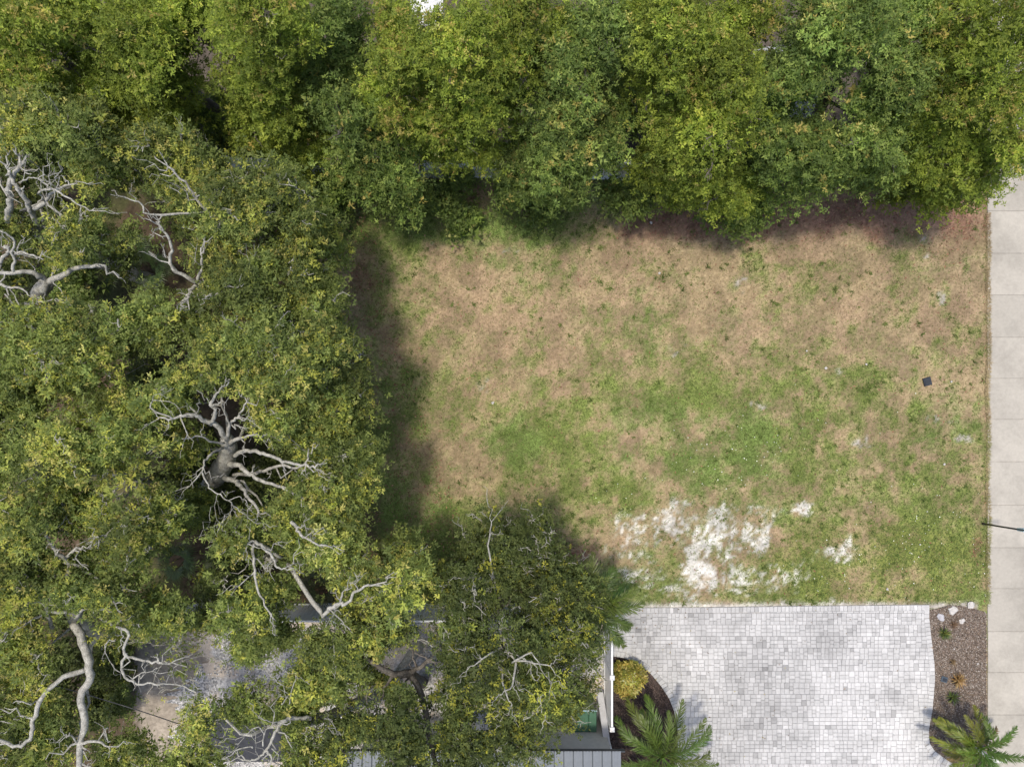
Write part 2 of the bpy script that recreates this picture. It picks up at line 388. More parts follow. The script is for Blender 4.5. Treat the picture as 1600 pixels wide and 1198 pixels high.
def parea(p): return abs(sum(p[i][0]*p[(i+1) % len(p)][1]-p[(i+1) % len(p)][0]*p[i][1] for i in range(len(p))))/2
tiles = []; U = .07; x0d, x1d, y0d, y1d = 3.3, 17.6, -16.3, -7.9
rp = random.Random(5); yb = y1d
while yb > y0d:
    xb = x0d-rp.random()*.3
    while xb < x1d:
        w = rp.choice([2, 2, 3, 3, 2.5]); stack = rp.choice([[2, 2, 2], [3, 3], [2, 2, 2], [3, 3], [2, 4]] if w < 3 else [[2, 2, 2], [3, 3], [2, 2, 2]])
        stack = stack[:]; rp.shuffle(stack); yc = yb
        for h in stack:
            tiles.append([(xb, yc-h*U), (xb+w*U, yc-h*U), (xb+w*U, yc), (xb, yc)]); yc -= h*U
        xb += w*U
    yb -= 6*U
pieces = []
G = .0042
cxs = np.array([sum(p[0] for p in t)/4 for t in tiles]); cys = np.array([sum(p[1] for p in t)/4 for t in tiles])
ok = inpoly(cxs, cys, DG)
for t, k in zip(tiles, ok):
    if not k: continue
    (ax, ay), (bx, by) = t[0], t[2]
    r = inset([(ax+G, ay+G), (bx-G, ay+G), (bx-G, by-G), (ax+G, by-G)])
    if r and parea(r) > .004: pieces.append(r)
# border course
for a, b, t, nrm, d in segs:
    if b[1] < -15 or a[1] < -15: continue
    n = max(1, round(d/.14)); L = d/n
    for i in range(n):
        s0 = i*L+G; s1 = (i+1)*L-G
        q = [(a[0]+t[0]*s+nrm[0]*h, a[1]+t[1]*s+nrm[1]*h) for s, h in ((s0, .004), (s0, BW-G), (s1, BW-G), (s1, .004))]
        pieces.append(q)
def paver_col(p):
    cx = sum(q[0] for q in p)/len(p); cy = sum(q[1] for q in p)/len(p)
    patch = float(fbm(np.array([cx]), np.array([cy]), .45, 201, 3)[0])-.5
    far = .05*min(1, max(0, (cx-6)/6))
    v = .445+far+rp.gauss(0, .029)+patch*.2
    if rp.random() < .11: v -= .05+rp.random()*.07
    v = min(.72, max(.2, v)); return (v, v*.985, v*.97)
inview = lambda p: -13.9 < sum(q[1] for q in p)/len(p)
order = sorted(range(len(pieces)), key=lambda i: -(parea(pieces[i]) if inview(pieces[i]) else 0))
single = set(order[:290]); rest = MB()
for i, p in enumerate(pieces):
    z1 = .052+rp.uniform(-.002, .003)
    if i in single:
        MB().prism(p, .015, z1, paver_col(p), .006).build('paver', M['paver'], drive, color=True)
    else: rest.prism(p, .015, z1, paver_col(p), .006)
rest.build('pavers', M['paver'], drive, kind='stuff', color=True)

# ------------------------------------------------------------------ sidewalk, kerb, road
wk = MB().box(17.33, 18.85, -40, 40, -.10, -.004).build('sidewalk', M['walk_bed']); wk['kind'] = 'structure'
joints = [330-65.6*i for i in range(1, 10)][::-1]+[330, 396, 461, 527, 591, 655, 721, 789, 855, 919, 986, 1050, 1116, 1182]+[1182+65.6*i for i in range(1, 5)]
for a, b in zip(joints[:-1], joints[1:]):
    ya = (599-a)*24/1032; yb_ = (599-b)*24/1032
    v = .39+random.uniform(-.03, .03)
    MB().box(17.285+random.uniform(-.01, .01), 18.82, yb_+.004, ya-.004, -.04, .012+random.uniform(0, .006), (v, v*.93, v*.81), .008).build('slab', M['slab'], wk, color=True)
kb = MB().box(18.86, 19.02, -40, 40, -.1, .05, bev=.02).build('kerb', M['kerb']); kb['kind'] = 'structure'
rd = MB().box(19.03, 26, -60, 60, -.2, .004).build('road', M['asphalt']); rd['kind'] = 'structure'
kb2 = MB().box(26.01, 26.17, -60, 60, -.1, .05, bev=.02).build('kerb', M['kerb']); kb2['kind'] = 'structure'
#__PART2__
# ------------------------------------------------------------------ fences
def slat_fence(name, label, A, B, h=1.83, n_sec=3, group=None):
    """white vinyl privacy fence from A to B (world xy): posts, rails and tongue-and-groove slats"""
    A = Vector((*A, 0)); B = Vector((*B, 0)); d = (B-A); Lt = d.length; rz = math.atan2(d.y, d.x)
    t = thing(name, label, 'fence', A, rz, group)
    sec = Lt/n_sec
    pm = MB().box(-.064, .064, -.064, .064, -.05, h+.03)
    pm.add([(-.08, -.08, h+.03), (.08, -.08, h+.03), (.08, .08, h+.03), (-.08, .08, h+.03), (0, 0, h+.10)], [(3, 2, 1, 0), (0, 1, 4), (1, 2, 4), (2, 3, 4), (3, 0, 4)])
    rm = MB().box(.066, sec-.066, -.032, .032, h-.09, h, bev=.01); rb = MB().box(.066, sec-.066, -.03, .03, .08, .20)
    ns = max(1, round((sec-.14)/.152)); sw = (sec-.14)/ns
    sm = MB().box(.002, sw-.006, -.018, .018, .17, h-.05)
    P = pm.build('post', M['vinyl'], t); R = rm.build('top_rail', M['vinyl'], t); Rb = rb.build('bottom_rail', M['vinyl'], t); Sl = sm.build('slat', M['vinyl'], t)
    def cp(o, x):
        c = o.copy(); link(c, t); c.location = (x, 0, 0); return c
    Sl.location.x = .07
    for i in range(n_sec):
        if i: cp(R, i*sec); cp(Rb, i*sec)
        for k in range(ns):
            if i or k: cp(Sl, i*sec+.07+k*sw)
        cp(P, (i+1)*sec)
    return t
slat_fence('privacy_fence', 'white vinyl privacy fence between the paver driveway and the gravel yard', (3.36, -8.12), (3.36, -11.6), n_sec=2)
slat_fence('privacy_fence', 'white vinyl fence along the gravel yard, mostly hidden under the oaks', (-12.8, -7.98), (3.2, -7.98), n_sec=7)
slat_fence('privacy_fence', 'pale fence glimpsed through the foliage of the back tree row', (-9.6, 7.55), (6.2, 7.38), n_sec=7)

# ------------------------------------------------------------------ trees
GAPS = [
 [(0, 255), (40, 250), (60, 275), (110, 285), (145, 320), (110, 335), (60, 332), (20, 338), (0, 335)],
 [(0, 360), (25, 365), (60, 392), (75, 425), (60, 447), (50, 472), (0, 472)],
 [(70, 440), (80, 428), (150, 408), (178, 424), (165, 447), (100, 447), (85, 470), (60, 472)],
 [(198, 445), (205, 395), (222, 345), (245, 350), (262, 372), (275, 405), (300, 430), (312, 445), (290, 465), (230, 452)],
 [(195, 592), (205, 570), (240, 548), (264, 555), (257, 590), (230, 602), (205, 607)],
 [(365, 498), (385, 492), (395, 505), (372, 515)], [(415, 622), (445, 622), (450, 650), (420, 655)],
 [(285, 650), (300, 640), (335, 612), (348, 612), (350, 640), (385, 640), (388, 660), (380, 690), (400, 702), (465, 714), (480, 728), (430, 742), (435, 760), (402, 765), (398, 792), (370, 792), (350, 770), (330, 772), (302, 756), (310, 722), (330, 705), (330, 685), (300, 665)],
 [(203, 697), (235, 688), (247, 700), (285, 722), (262, 738), (222, 736)], [(38, 728), (64, 722), (66, 748), (36, 752)], [(70, 842), (92, 842), (125, 850), (122, 872), (85, 872)],
 [(110, 758), (128, 762), (122, 778), (108, 775)], [(178, 755), (208, 762), (206, 778), (178, 782)],
 [(222, 852), (288, 840), (312, 868), (380, 858), (392, 888), (382, 930), (330, 950), (290, 937), (296, 910), (270, 905), (240, 900)],
 [(60, 945), (100, 940), (140, 958), (150, 1010), (165, 1050), (192, 1075), (200, 1130), (150, 1125), (148, 1198), (112, 1198), (115, 1090), (112, 1010), (98, 990), (68, 985)],
 [(186, 985), (215, 985), (250, 1035), (252, 1062), (310, 1080), (280, 1090), (228, 1112), (198, 1107)],
 [(232, 990), (320, 982), (362, 995), (367, 1030), (400, 1042), (425, 1008), (462, 1008), (467, 1035), (442, 1062), (432, 1108), (395, 1092), (380, 1067), (330, 1080), (290, 1092), (270, 1127), (232, 1132), (226, 1060)],
 [(600, 1012), (628, 1008), (655, 983), (674, 983), (672, 1020), (692, 1030), (697, 1078), (662, 1090), (640, 1062), (590, 1052), (560, 1046), (598, 1030)],
 [(535, 1060), (600, 1072), (604, 1118), (500, 1124), (493, 1106), (538, 1090)], [(320, 1130), (365, 1122), (372, 1142), (442, 1122), (444, 1200), (370, 1200), (360, 1170), (328, 1166)],
 [(538, 1172), (570, 1150), (597, 1170), (587, 1200), (538, 1200)], [(642, 962), (698, 962), (698, 976), (642, 976)], [(735, 1112), (764, 1108), (772, 1140), (742, 1144)],
 [(472, 885), (512, 885), (512, 952), (487, 962), (468, 930)], [(670, 1090), (695, 1095), (697, 1128), (672, 1130)],
 # northern row
 [(300, 50), (325, 40), (332, 110), (318, 125), (306, 100)], [(322, 150), (352, 140), (362, 240), (330, 222), (300, 200)], [(560, 45), (590, 20), (600, 60), (590, 88), (566, 78)], [(652, 8), (668, 5), (672, 45), (656, 48)],
 [(1192, 75), (1222, 58), (1222, 85), (1196, 90)], [(1232, 150), (1272, 150), (1268, 190), (1238, 192)], [(640, 255), (676, 250), (676, 282), (645, 285)], [(712, 258), (745, 255), (742, 282), (716, 285)], [(935, 260), (955, 262), (952, 290), (938, 290)],
 [(902, 1105), (935, 1090), (942, 1010), (965, 990), (965, 1200), (882, 1200), (874, 1148), (898, 1140)], [(1330, 95), (1385, 80), (1345, 130), (1320, 140)], [(980, 150), (1000, 140), (992, 260), (975, 260)]]
YGAPS = [g for g in GAPS if (min(p[1] for p in g) > 940 and max(p[0] for p in g) > 225)]
STY = {
 'oak':  dict(ll=.082, lw=.044, nl=9, ros=22, cl=17, spread=.22, cols=[(.150, .190, .052), (.192, .235, .062), (.238, .280, .080), (.126, .166, .050)], tip=[(.46, .46, .09), (.37, .41, .09), (.44, .40, .12)], tp=.27),
 'oakd': dict(ll=.080, lw=.042, nl=8, ros=18, cl=17, spread=.22, cols=[(.094, .124, .038), (.120, .150, .045), (.150, .180, .054), (.082, .108, .036)], tip=[(.36, .35, .055), (.26, .29, .055)], tp=.15),
 'fine': dict(ll=.074, lw=.043, nl=9, ros=18, cl=17, spread=.23, cols=[(.190, .245, .038), (.242, .300, .046), (.162, .212, .038), (.298, .345, .054)], tip=[(.40, .31, .09), (.34, .34, .06), (.42, .36, .11)], tp=.09),
 'broad': dict(ll=.088, lw=.045, nl=9, ros=19, cl=17, spread=.24, cols=[(.146, .208, .050), (.190, .258, .060), (.238, .300, .076), (.124, .178, .048)], tip=[(.44, .37, .11), (.34, .38, .10)], tp=.10)}
def unit(n, rng):
    v = rng.normal(size=(n, 3)); return v/np.linalg.norm(v, axis=1, keepdims=True)
def leaves(C, R, lobe_tip, sty, rng, center, keep_gap=True):
    """C lobes (L,3), R radii -> leaf mesh arrays; also clump centres for the twigs"""
    s = STY[sty]; L = len(C); nc = s['cl']
    d = unit(L*nc, rng); d *= np.repeat(rng.uniform(.65, 1.35, (L, 3)), nc, 0); d[:, 2] = np.where(d[:, 2] < -.15, -d[:, 2]*.8, d[:, 2])
    out = np.repeat(C-center, nc, 0); out /= np.linalg.norm(out, axis=1, keepdims=True)+1e-6
    d = d+.35*out; d /= np.linalg.norm(d, axis=1, keepdims=True)
    rr = np.repeat(R, nc)
    d0 = d/np.maximum(1, np.linalg.norm(d, axis=1, keepdims=True)); K = np.repeat(C, nc, 0)+d*(rr*rng.uniform(.45, 1.22, L*nc))[:, None]*np.array([1, 1, .8])
    tipk = np.repeat(lobe_tip, nc); lid = np.repeat(np.arange(L), nc)
    keep = rng.random(len(K)) > .10
    if keep_gap:
        px, py = to_px(K)
        for g in GAPS:
            keep &= ~(inpoly(px, py, g) & (rng.random(len(K)) < .86))
    if keep_gap and LIMB_PX is not None:
        keep &= clear_of_limbs(K, 6) | (rng.random(len(K)) < .15)
    K = K[keep]; d = d[keep]; tipk = tipk[keep]; lid = lid[keep]; n = len(K)
    dens = rng.uniform(.6, 1.3, n)
    m = s['ros']; tone_l = rng.normal(0, .17, L)[lid]; tone_c = rng.normal(0, .13, n)
    cnt = np.maximum(4, (m*dens).astype(int)); ri = np.repeat(np.arange(n), cnt); N = len(ri)
    off = rng.normal(size=(N, 3))*s['spread']*np.array([1, 1, .6])
    Rp = K[ri]+off
    if keep_gap:
        px, py = to_px(Rp); kk = np.ones(N, bool)
        for g in GAPS: kk &= ~(inpoly(px, py, g) & (rng.random(N) < .55))
        kk &= clear_of_limbs(Rp, 1.5) | (rng.random(N) < .25)
        for g in YGAPS: kk &= ~(inpoly(px, py, g) & (rng.random(N) < .4))
        Rp = Rp[kk]; ri = ri[kk]; off = off[kk]; N = len(ri)
    nrm = d[ri]*.5+np.array([0, 0, .75])+rng.normal(size=(N, 3))*.35; nrm /= np.linalg.norm(nrm, axis=1, keepdims=True)
    base = np.array(s['cols'])[rng.integers(0, len(s['cols']), N)]
    tips = np.array(s['tip'])[rng.integers(0, len(s['tip']), N)]
    up = np.clip(.5+off[:, 2]/s['spread'], 0, 1.4)
    it = (rng.random(N) < s['tp']*tipk[ri]*up*1.2*rng.choice([.05, .3, 1.0, 2.6], n)[ri])
    colr = np.where(it[:, None], tips, base)*np.exp(tone_l[ri]+tone_c[ri]+rng.normal(0, .14, N))[:, None]
    # leaves of each rosette
    nl = s['nl']; q = np.repeat(np.arange(N), nl); T = len(q)
    a = np.cross(nrm, np.array([.3, .8, .1])); a /= np.linalg.norm(a, axis=1, keepdims=True); b = np.cross(nrm, a)
    th = np.tile(np.arange(nl)*2.4, N)+rng.uniform(0, 6.28, N)[q]+rng.normal(0, .3, T)
    el = rng.uniform(-.25, .9, T)
    dr = (a[q]*np.cos(th)[:, None]+b[q]*np.sin(th)[:, None])*np.cos(el)[:, None]+nrm[q]*np.sin(el)[:, None]
    sd = np.cross(dr, nrm[q]+rng.normal(size=(T, 3))*.3); sd /= np.linalg.norm(sd, axis=1, keepdims=True)+1e-6
    sc = (np.exp(rng.normal(0, .16, n))[ri]*np.exp(rng.normal(0, .2, N)))[q][:, None]
    l = s['ll']*sc*rng.uniform(.6, 1.3, T)[:, None]; w = s['lw']*sc*rng.uniform(.7, 1.25, T)[:, None]
    o = Rp[q]+dr*rng.uniform(0, .55, T)[:, None]*s['ll']+rng.normal(0, .022, (T, 3))
    V = np.empty((T, 3, 3), np.float32); rr_ = rng.uniform(.15, .6, T)[:, None]     # a narrow three-cornered leaf
    V[:, 0] = o+dr*l*rr_+sd*w*.6; V[:, 1] = o-dr*l*.05-sd*w*.28; V[:, 2] = o+dr*l-sd*w*.12
    c = np.repeat(colr[q]*rng.uniform(.85, 1.15, T)[:, None], 3, 0)
    return V.reshape(-1, 3), np.arange(T*3).reshape(-1, 3), np.clip(c, .006, .6), K, lid
LIMB_PX = None
def clear_of_limbs(P, pad):
    px, py = to_px(P); ok = np.ones(len(P), bool)
    for L in LIMB_PX:
        if L[2].max() < P[:, 2].min()-9: continue
        box = (px > L[0].min()-40) & (px < L[0].max()+40) & (py > L[1].min()-40) & (py < L[1].max()+40) & ok
        i = np.nonzero(box)[0]
        if not len(i): continue
        d2 = (px[i, None]-L[0][None])**2+(py[i, None]-L[1][None])**2; k = d2.argmin(1)
        hit = (d2[np.arange(len(i)), k] < (L[3][k]+pad)**2) & (P[i, 2] > L[2][k]-.15); ok[i[hit]] = False
    return ok
def wiggle(A, B, n, amp, rng, sag=0.0):
    t = np.linspace(0, 1, n)[:, None]; P = A*(1-t)+B*t; L = np.linalg.norm(B-A)
    w = rng.normal(size=(n, 3))*amp*L; w[0] = 0; w[-1] = 0
    P = P+w; P[:, 2] += np.sin(np.pi*t[:, 0])*sag*L
    return P
def smooth_path(P, n):
    P = np.asarray(P, float); m = len(P); out = []
    for i in range(m-1):
        p0 = P[max(i-1, 0)]; p1 = P[i]; p2 = P[i+1]; p3 = P[min(i+2, m-1)]
        for t in np.linspace(0, 1, n, endpoint=False):
            out.append(.5*((2*p1)+(p2-p0)*t+(2*p0-5*p1+4*p2-p3)*t*t+(3*p1-p0-3*p2+p3)*t**3))
    out.append(P[-1]); return np.array(out)
ALL_LIMBS = []; QUEUE = []
def tree(*a, **k):
    QUEUE.append((a, k))
    if len(a) > 8:
        for pts, r0, r1 in a[8]:
            dz = .5
            P = smooth_path(np.array([W(p[0], p[1], p[2]+dz) for p in pts]), 8); ALL_LIMBS.append(np.concatenate([P, np.linspace(r0, r1, len(P))[:, None]], 1))
def build_tree(name, label, base, top, crowns, sty, seed, trunk_r=.2, limbs=(), bark='bark_pale', lobe_r=(.32, .78), group=None, fill=1.35, cat='tree', mid=(), nsub=.22):
    """base (px,py) on the ground; top (px,py,z) where the trunk forks; limbs [(points (px,py,z), r0, r1)]; crowns [(px,py,z,rx px,ry px,rz m[,tip])]"""
    rng = np.random.default_rng(seed); B = W(*base, 0.); B[2] = -.05
    t = thing(name, label, cat, tuple(B[:2])+(0,), 0, group); loc = (B[0], B[1], 0)
    tp = [np.append(B, trunk_r*1.35), np.append(B+np.array([0, 0, .35]), trunk_r*1.05)]+[np.append(W(x, y, z), r) for x, y, z, r in mid]+[np.append(W(*top), trunk_r*.72)]
    sp = smooth_path(tp, 5)
    j = rng.normal(0, .02, (len(sp), 3)); j[0] = 0
    MB().tube(sp[:, :3]+j, sp[:, 3], 9).build('trunk', M[bark], t, loc, smooth=True)
    trunk = t.children[0]; spurs = []; anchors = [sp[int(len(sp)*.6):, :3]]; arad = [sp[int(len(sp)*.6):, 3]]
    # crown lobes
    CC, RR, TT = [], [], []
    for cr in crowns:
        px, py, z, rx, ry, rz = cr[:6]; z = z-(.35 if sty == 'oak' else 0); rz *= 1.6 if sty == 'oak' else 1.3; rx *= .95; ry *= .95; tipw = cr[6] if len(cr) > 6 else 1.0
        s = S(z); c0 = W(px, py, z); ax, ay = rx*s, ry*s; lr = (lobe_r[0]+lobe_r[1])/2
        axi, ayi = max(.15, ax-lr*.75), max(.15, ay-lr*.75)
        n = max(3, int(fill*ax*ay/(lr*lr)*1.15)); pts = []
        for _ in range(n):
            best = None; bd = -1
            for _k in range(8):
                u = unit(1, rng)[0]*math.sqrt(rng.random()); p = np.array([u[0], u[1]])
                r = math.sqrt(rng.random()); th = rng.random()*6.283; p = np.array([r*math.cos(th), r*math.sin(th)])
                dd = min([np.hypot(*(p-q)) for q in pts] or [9])
                if dd > bd: bd = dd; best = p
            pts.append(best); dq = min(1, np.hypot(*best))
            zc = z+rz*(math.sqrt(1-dq*dq)-.45)*rng.uniform(.75, 1.1)+rng.normal(0, .16)
            CC.append([c0[0]+best[0]*axi, c0[1]+best[1]*ayi, zc]); RR.append(rng.uniform(*lobe_r)); TT.append(tipw*rng.choice([.25, .6, 1.0, 1.6, 2.2]))
        for _ in range(int(n*nsub)):      # lower, inner lobes
            r = math.sqrt(rng.random())*.8; th = rng.random()*6.283
            CC.append([c0[0]+r*math.cos(th)*ax, c0[1]+r*math.sin(th)*ay, max(1.4, z-rz*rng.uniform(.3, 1.2))]); RR.append(rng.uniform(*lobe_r)*.9); TT.append(.15)
    CC = np.array(CC); RR = np.array(RR); TT = np.array(TT)
    V, F, c, K, lid = leaves(CC, RR, TT, sty, rng, CC.mean(0)-np.array([0, 0, 1.5]))
    for pts, r0, r1 in limbs:
        r0 *= .7; r1 *= .65
        P = np.array([W(p[0], p[1], p[2]+.5) for p in pts]); Q = smooth_path(P, 4); n = len(Q)
        Q[1:-1] += rng.normal(0, .018, (n-2, 3)); r = np.linspace(r0, r1, n)*(1+rng.normal(0, .05, n))
        MB().tube(Q, r, 7).build('limb', M[bark], trunk, loc, smooth=True)
        anchors.append(Q[n//3:]); arad.append(r[n//3:]); spurs.append((Q, r))
    # branches to the lobes, twigs to the clumps
    A = np.concatenate(anchors); AR = np.concatenate(arad); br = MB()
    for i, cl in enumerate(CC):
        dd = np.linalg.norm(A-cl, axis=1)+np.maximum(0, A[:, 2]-cl[2]+.2)*1.5; k = int(dd.argmin())
        if dd[k] < .2: continue
        P = wiggle(A[k], cl, 7, .05, rng, .06); r0 = min(AR[k]*.6, .025+.016*dd[k])
        br.tube(P, np.linspace(r0, .012, 7), 5)
        A = np.concatenate([A, P[3:]]); AR = np.concatenate([AR, np.linspace(r0, .012, 7)[3:]])
    for Q, r in spurs:                       # side branches and forked ends of the bare limbs
        n = len(Q); e = Q[-1]-Q[-3]; e /= np.linalg.norm(e)
        for _ in range(2):
            tip = Q[-1]+e*rng.uniform(.3, .6)+rng.normal(0, .2, 3)*np.array([1, 1, .5]); P = wiggle(Q[-1], tip, 6, .08, rng); br.tube(P, np.linspace(r[-1]*.9, .006, 6), 5)
            br.tube(wiggle(P[3], P[3]+(tip-Q[-1])*.5+rng.normal(0, .12, 3), 5, .1, rng), np.linspace(r[-1]*.45, .004, 5), 4)
        for _ in range(int(1+n*.11)):
            k = rng.integers(n//4, n-1); d = Q[min(k+1, n-1)]-Q[k]; d /= np.linalg.norm(d)+1e-6; sdv = np.cross(d, [0, 0, 1])*rng.choice([-1, 1])+d*rng.uniform(.2, .9)+np.array([0, 0, rng.uniform(.0, .5)])
            ln = rng.uniform(.25, .75); rr0 = min(r[k]*.55, rng.uniform(.014, .035)); P = wiggle(Q[k], Q[k]+sdv*ln, 6, .09, rng); br.tube(P, np.linspace(rr0, rr0*.35, 6), 5)
            for kk in (2, 3, 4):
                if rng.random() < .75: br.tube(wiggle(P[kk], P[kk]+sdv*ln*.3+rng.normal(0, .13, 3), 4, .1, rng), np.linspace(rr0*.5, .004, 4), 3)
    sel = rng.random(len(K)) < .35
    for kx, li in zip(K[sel], lid[sel]):
        P = wiggle(CC[li], kx+(kx-CC[li])*.12, 4, .09, rng, .05); br.tube(P, [.013, .010, .007, .004], 3)
    # bare twig sprays poking out of the crown
    top = K[:, 2] > CC[lid, 2]
    pr = .17 if bark == 'bark_pale' else (.10 if sty == 'oakd' else .03)
    for kx, li in zip(K[top], lid[top]):
        if rng.random() > pr: continue
        st = CC[li]*.55+kx*.45; hd = kx-st; hd[2] = abs(hd[2])*.5+.12
        mid_ = st+hd*1.05+rng.normal(0, .05, 3); thick = rng.uniform(.014, .026)
        br.tube(wiggle(st, mid_, 5, .07, rng), np.linspace(thick*1.3, thick, 5), 4)
        for _ in range(rng.integers(2, 5)):
            e = mid_+hd*rng.uniform(.2, .7)+np.append(rng.normal(0, .16, 2), rng.normal(.05, .06)); P = wiggle(mid_, e, 5, .12, rng); br.tube(P, np.linspace(thick*.8, .005, 5), 3)
            if rng.random() < .6: br.tube(wiggle(P[2], P[2]+(e-mid_)*.4+np.append(rng.normal(0, .1, 2), .03), 4, .1, rng), np.linspace(thick*.5, .004, 4), 3)
    br.build('branches', M[bark], t, loc, kind='stuff')
    mesh_np('crown', V, F, M['leaf'], t, c, loc=loc)
    return t

z1 = 5.0
# --- the western oaks
tree('oak_tree', 'large oak with bare pale forking limbs in the middle of the left woods', (300, 808), (355, 686, 5.2),
     [(430, 560, 6.4, 150, 75, 1.0, 1.4), (506, 640, 4.8, 75, 85, .9, 1.2), (530, 745, 5.6, 68, 85, 1.1, 1.3), (275, 615, 6.4, 70, 42, .8, 1.2), (450, 650, 5.8, 60, 40, .7, 1), (455, 805, 5.6, 60, 45, .8, 1), (310, 700, 5.2, 22, 22, .5, 1), (290, 790, 5.0, 40, 30, .6, .8)], 'oak', 11, .27,
     [([(355, 686, 5.0), (340, 665, 5.5), (325, 661, 5.7), (307, 649, 6.0), (287, 649, 6.2), (268, 655, 6.4), (250, 652, 6.5)], .125, .03),
      ([(327, 661, 5.7), (337, 647, 5.9), (331, 632, 6.1), (336, 620, 6.2), (346, 606, 6.4)], .085, .035),
      ([(360, 692, 4.9), (374, 684, 5.3), (392, 680, 5.6)], .09, .04), ([(270, 654, 6.4), (240, 640, 6.6), (236, 628, 6.7), (252, 626, 6.8)], .035, .015),
      ([(356, 682, 5.1), (360, 662, 5.6), (372, 652, 5.8), (386, 628, 6.1)], .08, .03), ([(372, 652, 5.8), (382, 658, 6.0), (388, 650, 6.2)], .035, .012), ([(360, 664, 5.6), (352, 650, 5.9), (350, 632, 6.1)], .035, .012),
      ([(366, 712, 4.4), (380, 705, 5.0), (397, 704, 5.3), (417, 710, 5.6), (440, 720, 5.7), (465, 725, 5.9), (488, 728, 6.0)], .095, .045),
      ([(358, 728, 4.0), (374, 727, 4.7), (390, 740, 5.0), (407, 751, 5.3), (440, 760, 5.5)], .12, .055),
      ([(365, 742, 3.5), (400, 740, 4.3), (420, 731, 4.9), (440, 726, 5.2), (465, 732, 5.5), (482, 716, 5.8)], .085, .035),
      ([(350, 746, 3.5), (365, 750, 4.1), (375, 760, 4.6), (386, 773, 5.0), (404, 798, 5.3)], .125, .05),
      ([(348, 700, 4.8), (332, 707, 5.4), (320, 720, 5.7), (315, 735, 5.9), (297, 759, 6.0)], .06, .02),
      ([(315, 736, 5.9), (325, 757, 5.9), (340, 772, 5.9), (357, 782, 5.9), (375, 797, 5.9), (392, 812, 5.8)], .035, .012),
      ([(357, 782, 5.9), (370, 775, 6.1), (382, 780, 6.2)], .018, .01), ([(362, 785, 5.9), (360, 800, 6.1)], .015, .008), ([(340, 772, 5.9), (335, 790, 6.1)], .015, .008),
      ([(350, 692, 5.0), (330, 690, 5.5), (312, 680, 5.9), (295, 684, 6.0), (272, 690, 6.2)], .05, .014), ([(320, 712, 2.1), (305, 735, 1.7), (280, 765, 0.9)], .09, .12)], mid=[(312, 790, 1.1, .36), (338, 745, 3.2, .33), (357, 706, 4.6, .25)])
tree('oak_tree', 'oak with pale forked limbs at the upper left edge below the tree row', (240, 440), (14, 348, 5.4),
     [(95, 222, 6.6, 120, 72, 1.2, 1.0), (150, 372, 6.4, 90, 42, .9, 1.6), (30, 345, 6.0, 50, 25, .6, .8), (30, 190, 6.6, 60, 45, .9, 1.0)], 'oak', 12, .24,
     [([(12, 345, 5.5), (16, 325, 6.0), (16, 305, 6.3), (12, 292, 6.5), (22, 275, 6.7), (33, 256, 6.9)], .14, .07),
      ([(60, 350, 5.2), (50, 333, 5.8), (46, 320, 6.2), (37, 307, 6.5), (25, 292, 6.7), (17, 277, 6.8), (9, 258, 6.9)], .12, .05),
      ([(54, 326, 6.1), (72, 312, 6.4), (82, 300, 6.7), (108, 289, 6.9)], .09, .03),
      ([(70, 314, 6.4), (62, 301, 6.8), (82, 295, 7.0), (100, 305, 7.1), (120, 317, 7.1), (144, 329, 7.1)], .045, .02),
      ([(60, 280, 7.1), (74, 290, 7.1), (84, 297, 7.0)], .03, .02), ([(30, 285, 6.8), (45, 279, 7.0), (60, 279, 7.1)], .03, .02)], mid=[(140, 400, 2.5, .28), (60, 360, 4.5, .22)])
tree('oak_tree', 'oak with thick pale limbs over a dark gap at the left edge', (260, 540), (72, 442, 5.6),
     [(120, 545, 6.4, 115, 85, 1.1, .9), (45, 620, 6.2, 75, 75, 1.0, .5), (190, 640, 6.0, 75, 40, .8, .6), (25, 520, 5.6, 45, 60, .8, .6)], 'oak', 13, .26,
     [([(68, 455, 5.3), (75, 440, 5.7), (100, 430, 6.0), (120, 420, 6.2), (152, 414, 6.4)], .15, .07),
      ([(72, 441, 5.7), (60, 430, 6.0), (40, 426, 6.2), (20, 427, 6.3), (-10, 427, 6.4)], .11, .07),
      ([(-8, 440, 6.0), (15, 450, 6.1), (35, 450, 6.2), (48, 463, 6.3)], .07, .02),
      ([(22, 426, 6.3), (22, 400, 6.5), (19, 372, 6.7), (0, 360, 6.9)], .06, .03), ([(22, 396, 6.5), (35, 394, 6.6), (56, 401, 6.8)], .06, .03),
      ([(8, 386, 6.6), (14, 393, 6.5), (0, 412, 6.3)], .08, .06), ([(66, 472, 5.0), (40, 474, 5.9), (55, 473, 6.2), (82, 468, 6.4)], .04, .02)], mid=[(150, 520, 2.5, .3), (66, 474, 4.8, .24)])
tree('oak_tree', 'yellow tipped oak crown left of the grass below the back tree row', (480, 420), (400, 360, 5.0),
     [(255, 245, 6.2, 85, 45, .9, .9), (395, 325, 6.2, 135, 72, 1.2, 1.3), (468, 395, 4.0, 60, 62, .8, .8), (310, 300, 5.6, 60, 50, .8, 1.0)], 'oak', 14, .24,
     [([(345, 345, 5.4), (315, 320, 5.8), (290, 285, 6.3), (262, 262, 6.6)], .08, .03), ([(325, 330, 5.7), (235, 335, 6.3), (222, 318, 6.5), (200, 310, 6.6)], .05, .02)], mid=[(450, 395, 2.5, .24)])
